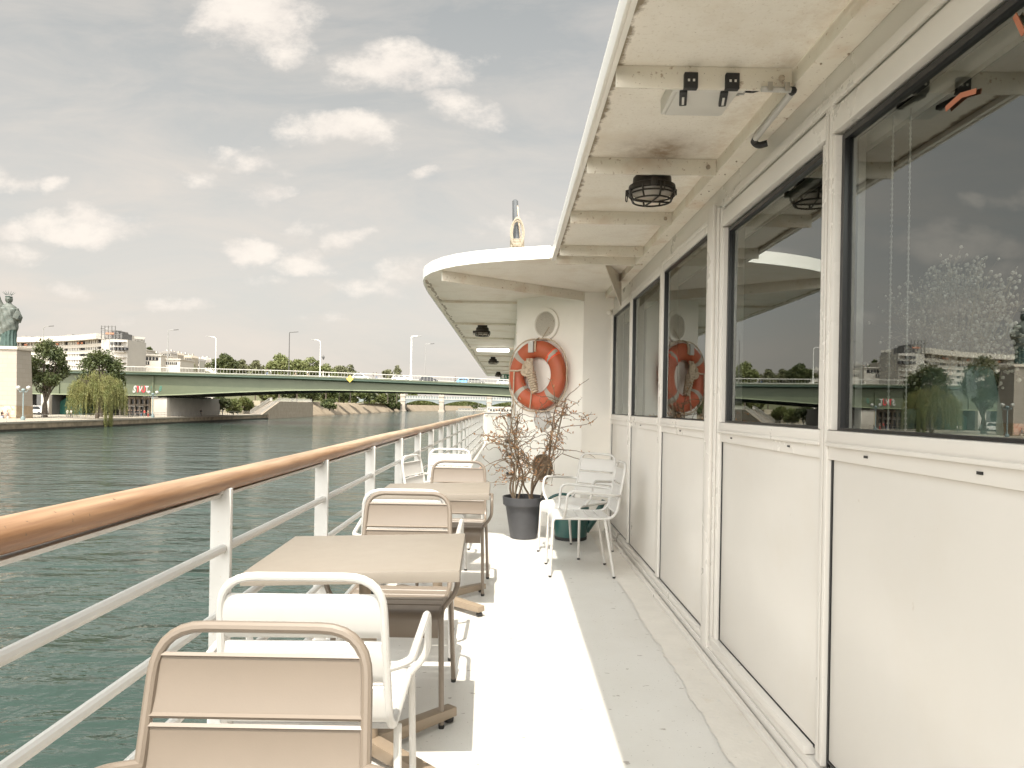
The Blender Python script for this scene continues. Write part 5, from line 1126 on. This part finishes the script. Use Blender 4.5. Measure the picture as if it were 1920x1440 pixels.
for (px, tpc, btc, l) in ((501, 'cloth_black', 'cloth_blue', 'person in black walking on the bridge, leftmost of the two under the dark lamp'), (507, 'cloth_white', 'cloth_grey', 'person in white walking on the bridge near the dark lamp'), (554, 'cloth_grey', 'cloth_tan', 'person in grey top walking on the bridge just right of the dark lamp'), (577, 'cloth_white', 'cloth_tan', 'person in white top and tan trousers on the bridge left of the curved white lamp'), (606, 'cloth_white', 'cloth_white', 'person all in white on the bridge beside the curved white lamp'), (617, 'cloth_grey', 'cloth_white', 'person in grey top and white trousers on the bridge right of the curved white lamp'), (700, 'cloth_black', 'cloth_grey', 'person in black top on the bridge right of the silver car'), (706, 'cloth_tan', 'cloth_blue', 'person in tan top on the bridge right of the silver car'), (854, 'cloth_black', 'cloth_black', 'person all in black standing on the bridge left of the blue car')):
    a = at(px, 700, 171.6); person((a.x, 171.6, lin(tp, a.x) + .025), R.choice((1.57, -1.57)), tpc, btc, l, walk=.2, group=G4, h=R.uniform(1.62, 1.84))

# ---------------------------------------------------------------- second bridge
B2 = 605.0
t = thing('arched_bridge', 'distant pale bridge with shallow steel arches between stone piers', 'bridge', (-40, B2, WL))
px2 = [-89.5, -57, -17, 23, 63, 103]
for x in px2:
    pr = P('pier', lambda b: (box(b, (x - 2.7, B2 - 2, -4.3), (x + 2.7, B2 + 12, -2.6), .3), box(b, (x - 1.9, B2 - 1.3, -2.6), (x + 1.9, B2 + 11, 8.2), .2), box(b, (x - 2.3, B2 - 1.6, 4.4), (x + 2.3, B2 + 11.3, 5.2), .15), box(b, (x - 2.2, B2 - 1.6, 8.2), (x + 2.2, B2 + 2, 10.4), .2)), 'stone_pale', t)
    P('finial', lambda b: [lathe(b, [(.5, 10.4), (.35, 10.8), (.55, 11.2), (0, 11.7)], 8, (x + d, B2, 0)) for d in (-1.2, 1.2)][0], 'stone_pale', pr)
spans = list(zip([-130] + px2, px2 + [130]))
for a, c in spans:
    def f(b):
        n = 16; lo, hi = a + 1.9, c - 1.9
        rows = []
        for k in range(n + 1):
            s = k / n; x = lo + (hi - lo) * s; z = 2.2 + 3.3 * (1 - (2 * s - 1) ** 2); rows.append([b.verts.new(p) for p in ((x, B2 - .4, z), (x, B2 + .1, z), (x, B2 + .1, 6.3), (x, B2 - .4, 6.3))])
        for A, B in zip(rows, rows[1:]):
            for k in range(4): b.faces.new((A[k], A[(k + 1) % 4], B[(k + 1) % 4], B[k]))
        b.faces.new(rows[0]); b.faces.new(rows[-1][::-1])
    P('arch', f, 'steel_bluegrey', t)
P('deck', lambda b: box(b, (-130, B2 - .7, 6.3), (130, B2 + 11, 7.0)), 'steel_white', t)
def f(b):
    box(b, (-130, B2 - .5, 9.0), (130, B2 - .2, 9.3)); x = -130
    while x < 130: box(b, (x - .35, B2 - .5, 7.0), (x + .35, B2 - .2, 9.0)); x += 2.2
P('parapet', f, 'steel_white', t)
P('panel', lambda b: box(b, (-130, B2 - .15, 7.0), (130, B2 - .05, 8.9)), 'steel_bluegrey', t)
# moored boats
def barge(x, y, L_, m, label, hgt=2.6):
    t = thing('moored_boat', label, 'boat', (x, y, WL)); w = 2.4
    b = BM(); pl = [(-L_ / 2, -w), (L_ * .36, -w), (L_ / 2, 0), (L_ * .36, w), (-L_ / 2, w)]
    lo = [b.verts.new((x_ * .94, y_ * .8, -.3)) for x_, y_ in pl]; hi = [b.verts.new((x_, y_, 1.3)) for x_, y_ in pl]; b.faces.new(lo[::-1]); b.faces.new(hi)
    for i in range(5): b.faces.new((lo[i], lo[(i + 1) % 5], hi[(i + 1) % 5], hi[i]))
    build('hull', b, m, t)
    b = BM(); box(b, (-L_ * .38, -1.9, 1.301), (L_ * .26, 1.9, hgt), .1); build('cabin', b, 'far_white', t)
    b = BM(); [box(b, (-L_ * .36 + k * L_ * .075, -1.95, 1.301 + (hgt - 1.3) * .4), (-L_ * .36 + k * L_ * .075 + L_ * .05, -1.901, 1.301 + (hgt - 1.3) * .8)) for k in range(8)]; build('windows', b, 'far_glass', t)
    b = BM(); box(b, (-L_ * .40, -2.1, hgt + .001), (L_ * .28, 2.1, hgt + .15), .04); build('roof', b, 'far_white', t)
    return t
for (px, Y, L_, m, l, hh) in ((874, 640, 18, 'far_white', 'small white boat moored under the left part of the distant arch', 3.2), (897, 660, 24, 'far_cream', 'long cream boat moored under the distant arch, right of a small white boat', 2.6), (944, 430, 22, 'lamp_dark', 'dark hulled boat with white cabin moored beside the deckhouse edge', 4.4), (944, 520, 30, 'far_white', 'white boat rising behind the dark hulled one', 5.2), (915, 700, 26, 'far_white', 'farthest white boat, behind the distant bridge pier', 4)):
    p = at(px, 765, Y); barge(p.x, Y, L_, m, l, hh)

# ---------------------------------------------------------------- trees
def leafquad(b, p, s, r, mi=0):
    n = Vector((r.gauss(0, 1), r.gauss(0, 1), r.gauss(.35, .8))).normalized(); u = n.orthogonal().normalized(); a = r.uniform(0, 6.3); q = Matrix.Rotation(a, 3, n); u = q @ u; v = n.cross(u)
    f = b.faces.new([b.verts.new(p + u * s * x + v * s * y * .62 + n * z * s * .2) for x, y, z in ((-1, -.1, 0), (-.2, -.8, 1), (1, .1, 0), (.1, .8, 1))]); f.material_index = mi
def tree(loc, h, w, m, label, cat='tree', group=None, seed=1, trunk_h=.28, n=2600, leaf=.30, clumps=16, d=None, name='tree', trunks=1, lean=0, top=1.0, round_=.0, cs=1.0):
    r = random.Random(seed); t = thing(name, label, cat, loc, 0, group); d = d or w
    tb_, cb = BM(), BM(); th = h * trunk_h; cz = (th + h) / 2; rz_ = (h - th) / 2; cen = []
    for k in range(clumps):
        while True:
            u = Vector((r.uniform(-1, 1), r.uniform(-1, 1), r.uniform(-1, 1)))
            if .25 < u.length < 1: break
        u = u.normalized() * (u.length ** .5) * (.72 + .22 * (1 - cs))
        taper = 1 - .30 * max(0, u.z) if not round_ else 1
        c = Vector((u.x * w / 2 * taper, u.y * d / 2 * taper, cz + u.z * rz_)); s = cs * r.uniform(.18, .36) * min(w, h - th) * (1.0 - .2 * abs(u.z)); cen.append((c, s))
    cen.append((Vector((0, 0, h - .22 * min(w, h))), .24 * min(w, h)))
    tr = w * .028 + .05
    for k in range(trunks):
        off = Vector((r.uniform(-.3, .3) * (trunks > 1), 0, 0)); top_ = Vector((lean + r.uniform(-.08, .08) * w + (k - (trunks - 1) / 2) * w * .28, r.uniform(-.1, .1) * w, h * .66))
        tube(tb_, [off, off + Vector((0, 0, th * .5)) + (top_ - off) * .02, off.lerp(top_, .5), top_], [tr * 1.35, tr, tr * .72, tr * .25], 8)
        for c, s in cen[k::trunks]:
            if r.random() < .8:
                st = off.lerp(top_, r.uniform(.3, .85)); md = st.lerp(c, .5) + Vector((0, 0, -.05 * h)); tube(tb_, [st, md, c], [tr * .42, tr * .28, tr * .08], 5, caps=False)
    tot = sum(s ** 2 for _, s in cen)
    for c, s in cen:
        for _ in range(int(n * s * s / tot)):
            u = Vector((r.gauss(0, 1), r.gauss(0, 1), r.gauss(0, 1))).normalized() * (r.random() ** .38) * s; u.z *= .78
            p = c + u
            if p.z < th * .75: continue
            leafquad(cb, p, leaf * r.uniform(.65, 1.3), r)
    build('trunk', tb_, 'trunk_bark', t); build('crown', cb, m, t); return t
def tree_px(x0, x1, ytop, Y, zbase, m, label, **k):
    a, c = at(x0, ytop, Y), at(x1, ytop, Y); return tree(((a.x + c.x) / 2, Y, zbase), c.z - zbase, c.x - a.x, m, label, **k)
tree_px(44, 127, 632, 146, QZ, 'leaf_dark', 'tall dark green tree with forked trunk between the statue pedestal and the bridge', seed=3, n=5600, leaf=.30, trunk_h=.27, trunks=2, clumps=46, lean=.5, cs=.58)
tree_px(146, 236, 651, 158, QZ, 'leaf_dark', 'broad green tree rising over the bridge behind the willow', seed=8, n=5000, leaf=.32, trunk_h=.25, clumps=40, cs=.58)
def willow():
    r = random.Random(5); Y = 143.0; a, c = at(133, 700, Y), at(230, 700, Y); cx = (a.x + c.x) / 2 + .2; w = c.x - a.x; top = at(185, 692, Y).z
    t = thing('weeping_willow', 'pale yellow-green weeping willow trailing over the quay edge into the water', 'tree', (cx, Y, QZ)); h = top - QZ
    tb_, cb = BM(), BM(); tube(tb_, [(0, 0, 0), (.2, 0, h * .4), (-.1, 0, h * .75)], [.38, .28, .10], 9)
    for k in range(95):
        u = Vector((r.uniform(-1, 1), r.uniform(-1, 1))); 
        if u.length > 1: continue
        rr = w / 2 * .82; hx = Vector((u.x * rr, u.y * rr, h * (.97 - .30 * u.length ** 2) + r.uniform(-.4, .2)))
        tube(tb_, [(0, 0, h * .55), (hx.x * .5, hx.y * .5, h * .55 + (hx.z - h * .55) * .8), hx], [.12, .07, .02], 5, caps=False)
        drop = r.uniform(.22, .62) * h * (1.15 if hx.x < -.5 else 1.0); fall = hx.x > .6 and hx.y < .8 and r.random() < .75
        for q in range(17):
            p = hx + Vector((r.gauss(0, .42), r.gauss(0, .42), r.uniform(-.7, .3))); out = Vector((p.x, p.y, 0)).normalized() * .07
            low = fall and r.random() < .5; L_ = (h + 1.2) if low else drop * r.uniform(.55, 1.25); zmin = r.uniform(-1.75, -.6) if low else r.uniform(.3, .9)
            tx = -78.02 - cx + r.uniform(0, .5); ty = r.choice((-4.2, -2.6, -2.3)) + r.gauss(0, .22); ph = r.uniform(0, 6); s = 0.0
            while s < L_:
                s += .15; z = p.z - s + .05
                if z < zmin: break
                if low:
                    f_ = min(1, s / (p.z * .55)) ** .6; o = Vector((p.x + (tx - p.x) * f_, p.y + (ty - p.y) * f_, z)) + Vector((.06 * math.sin(s * 1.1 + ph), .06 * math.cos(s + ph), 0))
                else: o = p + out * math.sqrt(s) * 4.2 + Vector((.09 * math.sin(s * .9 + ph), .05 * math.cos(s + ph), 0)); o.z = z
                n_ = Vector((r.uniform(-1, 1), r.uniform(-1, 1), .2)).normalized(); sd = n_.cross(Vector((0, 0, 1))).normalized(); ln = r.uniform(.16, .27)
                dn = (Vector((r.uniform(-.5, .5), r.uniform(-.5, .5), -1))).normalized() * ln
                cb.faces.new([cb.verts.new(o + x) for x in (Vector((0, 0, 0)), sd * .055 + dn * .5, dn, -sd * .055 + dn * .5)])
    build('trunk', tb_, 'trunk_bark', t); build('crown', cb, 'leaf_willow', t)
willow()
# beyond the bridge
GT = 'trees seen over the green bridge'
for i, (x0, x1, yt, Y, m, l, k) in enumerate((
    (400, 441, 661, 330, 'leaf_dark', 'dark round-crowned tree beside the curved white bridge lamp', dict(round_=1, n=2400, leaf=.6)),
    (440, 468, 673, 350, 'leaf_far', 'small olive tree just right of the dark round tree', dict(n=1300, leaf=.6)),
    (466, 494, 674, 340, 'leaf_far', 'dull green tree left of the tall pale green one', dict(n=1300, leaf=.6)),
    (502, 548, 661, 300, 'leaf_light', 'tall pale green tree behind the dark bridge lamp', dict(n=2000, leaf=.55)),
    (540, 576, 672, 310, 'leaf_light', 'pale green tree right of the dark bridge lamp', dict(n=1600, leaf=.55)),
    (571, 600, 668, 320, 'leaf_light', 'sparse pale green tree left of the lamp with the lantern', dict(n=800, leaf=.55)),
    (594, 630, 680, 330, 'leaf_light', 'low pale green tree behind the lamp with the lantern', dict(n=1500, leaf=.55)),
    (622, 652, 684, 340, 'leaf_far', 'low dull tree above the yellow diamond sign', dict(n=1200, leaf=.6)),
    (644, 672, 682, 350, 'leaf_far', 'low dull tree right of the yellow diamond sign', dict(n=900, leaf=.6)),
    (716, 740, 691, 420, 'leaf_far', 'small far tree left of the feathery one behind the white car', dict(n=700, leaf=.7)),
    (737, 753, 684, 400, 'leaf_far', 'thin feathery far tree behind the white car', dict(n=420, leaf=.6)))):
    tree_px(x0, x1, yt, Y, 2.0, m, l, seed=20 + i, group=GT, clumps=22, trunk_h=.45, d=10, **{**k, 'round_': 1, 'n': int(k['n'] * 1.9)})
GB = 'trees along the far bank under the bridge'
for i, (x0, x1, yt, Y, zb, m, l) in enumerate((
    (392, 428, 742, 205, -2.4, 'leaf_dark', 'dark bush right behind the bridge pier'), (424, 452, 748, 212, -2.4, 'leaf_light', 'pale bush between the two slim quay posts'), (444, 476, 744, 232, -2.4, 'leaf_plane', 'leafy bush at the foot of the ramp'),
    (478, 530, 728, 330, 1.8, 'leaf_plane', 'tree row crown above the left end of the retaining wall'), (522, 574, 726, 340, 1.8, 'leaf_dark', 'dark tree above the middle of the retaining wall'),
    (568, 604, 728, 318, 1.6, 'leaf_dark', 'dark tree at the right end of the retaining wall'), (598, 634, 727, 335, 1.6, 'leaf_plane', 'tree overhanging the start of the sloping stone bank'), (630, 660, 729, 365, 1.7, 'leaf_dark', 'dark tree over the sloping stone bank, right of the overhanging one'),
    (652, 684, 729, 395, 1.7, 'leaf_plane', 'green tree above the middle of the sloping bank'), (678, 708, 730, 430, 1.8, 'leaf_dark', 'dark tree on the far half of the sloping bank'), (700, 730, 732, 470, 1.8, 'leaf_plane', 'green tree near the far end of the sloping bank'), (722, 748, 734, 520, 1.8, 'leaf_dark', 'last dark tree before the distant arched bridge'))):
    tree_px(x0, x1, yt, Y, zb, m, l, seed=50 + i, group=GB, clumps=14, trunk_h=.08, n=1500, leaf=.0017 * Y + .05, d=10)
p = at(617, 755, 300); tree((p.x, 301, -1.6), 5.4, 8.0, 'leaf_dark', 'dark shrub hanging down over the sloping stone bank', 'shrub', seed=77, n=1300, leaf=.5, trunk_h=.03, clumps=12, name='shrub')
p = at(738, 760, 545); tree((p.x, 545, -3), 9, 14, 'leaf_dark', 'dark shrub at the waterline by the distant bridge pier', 'shrub', seed=78, n=1000, leaf=.9, trunk_h=.02, clumps=10, name='shrub')
# wooded shore past the distant bridge, too far to count
bm = BM(); r = random.Random(9)
for k in range(9000):
    s = r.random(); x = -330 + 620 * s; Y = 1050 + 90 * math.sin(s * 5) + r.uniform(-25, 25); hh = 15 + 6 * noise.noise((x * .03, 0, 0)) + 3 * noise.noise((x * .11, 0, 2)); leafquad(bm, Vector((x, Y, -3 + hh * r.random() ** .7)), 2.4, r)
for k in range(3500):
    s = r.random(); Y = 620 + 420 * s; x = -97 + 34 * s + r.uniform(-6, 3); hh = 12 + 4 * noise.noise((Y * .05, 0, 0)); leafquad(bm, Vector((x, Y, -1.5 + hh * r.random() ** .8)), 1.5, r)
tag(build('woodland', bm, 'leaf_plane'), 'distant wooded shore beyond the arched bridge', 'woodland', kind='stuff')
bm = BM(); prism(bm, [(-400, 1200), (500, 1200), (500, 2500), (-400, 2500)], -4.3, -1.5); rows = []
for i in range(30):
    y = 610 + i * 15; x = -88 + i * 1.2; rows.append([bm.verts.new(q) for q in ((x + 3.5, y, -4.2), (x - 3 + 1.6 * noise.noise((y * .09, 1, 1)), y, 1.5), (x - 30, y, 1.6))])
for a, b_ in zip(rows, rows[1:]):
    for k in range(2): bm.faces.new((a[k], a[k + 1], b_[k + 1], b_[k]))
structure('far_shore', bm, 'embankment_stone')

# ---------------------------------------------------------------- buildings
def round_building():
    Y = 300.0; t = thing('curved_building', 'large white curved building with stacked window bands behind the trees', 'building', (-200, Y, 1.9)); zt = at(120, 620, Y).z
    cx_, cy_, RR = -262.0, 205.0, 135.0                           # curved front, hollow towards the river
    def arc(R_, a0, a1, n): return [(cx_ + R_ * math.cos(a0 + (a1 - a0) * k / n), cy_ + R_ * math.sin(a0 + (a1 - a0) * k / n)) for k in range(n + 1)]
    def edge(b, r0, r1, z0, z1, a0=math.radians(50), a1=math.radians(100), n=48):
        i, o = arc(r0, a0, a1, n), arc(r1, a0, a1, n); rows = [[b.verts.new(q) for q in ((*p, z0), (*q_, z0), (*q_, z1), (*p, z1))] for p, q_ in zip(i, o)]
        for A, B in zip(rows, rows[1:]):
            for k in range(4): b.faces.new((A[k], A[(k + 1) % 4], B[(k + 1) % 4], B[k]))
        b.faces.new(rows[0]); b.faces.new(rows[-1][::-1])
    P('core', lambda b: edge(b, RR + 1.2, RR + 18, 2, zt - 1.2), 'far_glass', t)
    fl = [zt - 4.1 - 2.65 * k for k in range(9)]
    for z in fl:
        w = P('wall_band', lambda b: edge(b, RR + .2, RR + 1.0, z - 1.5, z), 'far_white', t)
    def f(b):
        n = 60
        for k in range(n + 1):
            a = math.radians(50) + math.radians(50) * k / n
            M = Matrix.Translation((cx_ + (RR + .7) * math.cos(a), cy_ + (RR + .7) * math.sin(a), 0)) @ Matrix.Rotation(a, 4, 'Z')
            if R.random() < .8: box(b, (-.3, -.35 - .5 * R.random(), fl[-1]), (.45, .35 + .5 * R.random(), zt - 2.6), M=M)
    P('piers', f, 'far_grey', t)
    P('fascia', lambda b: edge(b, RR - 2.2, RR + 18, zt - 2.5, zt - .2), 'far_white', t)
    for k in (.10, .13, .28, .47, .60):
        a = math.radians(53) + math.radians(45) * k; M = Matrix.Translation((cx_ + (RR + .4) * math.cos(a), cy_ + (RR + .4) * math.sin(a), 0)) @ Matrix.Rotation(a, 4, 'Z'); P('orange_blind', lambda b: box(b, (-.75, -.8, zt - 4.0), (-.6, .8, zt - 3.1), M=M), 'far_orange', t)
    def f(b):
        for k in range(26):
            a = math.radians(52 + 46 * R.random()); q = (cx_ + (RR + 6 + 8 * R.random()) * math.cos(a), cy_ + (RR + 8) * math.sin(a)); s = R.uniform(.6, 3.0); box(b, (q[0] - s, q[1] - 1, zt - .3), (q[0] + s, q[1] + 1, zt + R.uniform(.5, 1.8)))
    P('roof_plant', f, 'far_roof', t)
    # end block with small windows and a scaffolded top
    e0, e1 = at(184, 690, Y - 4), at(241, 690, Y - 4); z1 = at(240, 637, Y - 4).z
    eb = P('end_block', lambda b: prism(b, [(e0.x, Y - 2), (e0.x + 7, Y - 6), (e1.x - .6, Y - 4), (e1.x, Y + 10), (e0.x, Y + 14)], 2, z1), 'far_grey', t)
    def f(b):
        for zz in range(11): box(b, (e0.x + 7.2, Y - 6.3, 4 + zz * 2.1), (e1.x - .8, Y - 4.2, 4.14 + zz * 2.1), M=None)
    P('courses', f, 'far_white', t)
    for row, (py, n_) in enumerate(((644, 3), (654, 5))):
        for k in range(n_):
            q = at(209 + k * 6.5, py, Y - 6.2); P('window', lambda b: box(b, (q.x - .42, Y - 6.5, q.z - .55), (q.x + .42, Y - 4.6, q.z + .55)), 'far_glass', eb)
    a, c = at(201, 614, Y), at(239, 637, Y)
    def f(b):
        box(b, (a.x + .5, Y - 2, c.z), (c.x - 4, Y + 8, a.z - 1.2))
    P('roof_house', f, 'far_roof', eb)
    def f(b):
        for k in range(7):
            x = a.x + (c.x - a.x) * k / 6; box(b, (x - .12, Y - 4.4, c.z), (x + .12, Y - 4.1, a.z + (.3 if k < 5 else -2.5)))
        for z in (a.z, a.z - 1.7, a.z - 3.3): box(b, (a.x, Y - 4.5, z - .1), (c.x - (.0 if z < a.z - 1 else 3), Y - 4.42, z + .1))
        for k in range(3): box(b, (c.x - 4.2 + k * 1.5, Y - 3.9, c.z), (c.x - 3.2 + k * 1.5, Y + 4, c.z + 3.4 - k * .5))
    P('scaffold', f, 'pylon', eb); P('roof_wall', lambda b: box(b, (c.x - 4, Y - 3, c.z), (c.x - .3, Y + 6, a.z - 2.8)), 'far_white', eb)
    P('orange_net', lambda b: box(b, (a.x + 2, Y - 4.62, a.z - 3.2), (a.x + 5.4, Y - 4.52, a.z - 2.6)), 'far_orange', eb)
round_building()
def slab_building(x0, x1, y0, y1, Y, rows, label, m='far_white', depth=14, steps=None):
    a, c = at(x0, y0, Y), at(x1, y1, Y); zb = min(a.z, c.z); t = thing('terrace_building', label, 'building', ((a.x + c.x) / 2, Y, 1.9))
    P('wall', lambda b: box(b, (a.x, Y, 1.9), (c.x, Y + depth, a.z)), m, t)
    for (wx0, wx1, wy, hh) in rows:
        q, q2 = at(wx0, wy, Y), at(wx1, wy, Y); w = P('window_band', lambda b: box(b, (q.x, Y - .06, q.z - hh), (q2.x, Y + .2, q.z + hh)), 'far_glass', t)
        [P('mullion', lambda b: box(b, (q.x + (q2.x - q.x) * k / 9 - .12, Y - .1, q.z - hh), (q.x + (q2.x - q.x) * k / 9 + .12, Y - .061, q.z + hh)), m, w) for k in range(1, 9)]
    P('roof_edge', lambda b: box(b, (a.x - .4, Y - .5, a.z), (c.x + .4, Y + depth, a.z + .5)), 'far_white', t)
    return t
slab_building(240, 302, 666, 668, 318, [(243, 297, 672, .75), (246, 280, 680, .8)], 'long white terraced building with dark window strips right of the round building')
slab_building(240, 262, 655, 656, 326, [(243, 258, 659, .5)], 'small white upper storey block stepped above the terraced building')
slab_building(296, 338, 674, 676, 322, [(300, 332, 681, .6)], 'lower white terraced block behind the thin grey bridge lamp')
rr = random.Random(12)
hill = BM(); 
rows = []
for i in range(25):
    s = i / 24; x = -300 + 210 * s; hgt = 25 * math.exp(-((x + 268) / 36) ** 2); rows.append([hill.verts.new(q) for q in ((x, 400, 1.0), (x, 455, 2 + hgt * .62), (x, 520, 2 + hgt), (x, 800, 2 + hgt))])
for a, b_ in zip(rows, rows[1:]):
    for k in range(3): hill.faces.new((a[k], a[k + 1], b_[k + 1], b_[k]))
structure('hillside', hill, 'leaf_far')
HL = [(262, 278, 659, 'cream house with flat roof left of the hilltop tree'), (276, 292, 661, 'white house just right of the hilltop tree'), (292, 305, 664, 'small cream house on the hill left of the domed one'), (304, 320, 658, 'white house with a little turret on the hill'), (318, 334, 661, 'cream house with many chimneys on the hill'), (332, 347, 663, 'white house low on the hill right of the chimneys'), (345, 360, 666, 'cream house with dark roof low on the hill'), (358, 374, 672, 'broad white house left of the curved white lamp'), (372, 388, 670, 'white house with dormer roof left of the round tree'), (386, 403, 674, 'low white house touching the round tree'), (268, 300, 668, 'long cream row below the hilltop tree')]
for i, (x0, x1, yt, l) in enumerate(HL):
    Y = 440 + 14 * (i % 3) - (20 if i == 10 else 0); a, c = at(x0, yt, Y), at(x1, yt, Y); m = 'far_cream' if 'cream' in l else 'far_white'; t = thing('hill_house', l, 'house', ((a.x + c.x) / 2, Y, 2)); w = c.x - a.x
    P('wall', lambda b: box(b, (a.x, Y, 2), (c.x, Y + 9, a.z - 1.4)), m, t)
    rf_ = P('roof', lambda b: prism(b, [(a.x - .2, a.z - 1.4), (c.x + .2, a.z - 1.4), (c.x - w * .12, a.z), (a.x + w * .12, a.z)], -Y - 9, -Y + .3, M=Matrix(((1, 0, 0, 0), (0, 0, -1, 0), (0, 1, 0, 0), (0, 0, 0, 1)))), 'far_roof' if i % 2 else m, t)
    for k in range(2): P('chimney', lambda b: box(b, (a.x + w * (.22 + .5 * k), Y + 3, a.z - .5), (a.x + w * (.22 + .5 * k) + .7, Y + 4, a.z + 1.1)), m, rf_)
    for fl_ in range(2):
        for k in range(4): P('window', lambda b: box(b, (a.x + w * (.12 + .22 * k), Y - .05, a.z - 3.2 - 2.8 * fl_), (a.x + w * (.12 + .22 * k) + .9, Y + .2, a.z - 1.9 - 2.8 * fl_)), 'far_glass', t)
tree_px(271, 290, 650, 430, 20, 'leaf_dark', 'dark tree on the hilltop between the white houses', seed=91, n=700, leaf=.8, clumps=8, trunk_h=.2)
for i, (x0, x1, yt, l) in enumerate(((326, 352, 676, 'olive tree in front of the hill houses'), (348, 372, 678, 'olive tree left of the curved lamp'), (300, 326, 679, 'low olive tree behind the bridge railing'), (376, 402, 680, 'low olive tree just left of the dark round tree'))): tree_px(x0, x1, yt, 390, 2, 'leaf_far', l, seed=95 + i, n=900, leaf=.8, clumps=9, trunk_h=.1, group=GT)
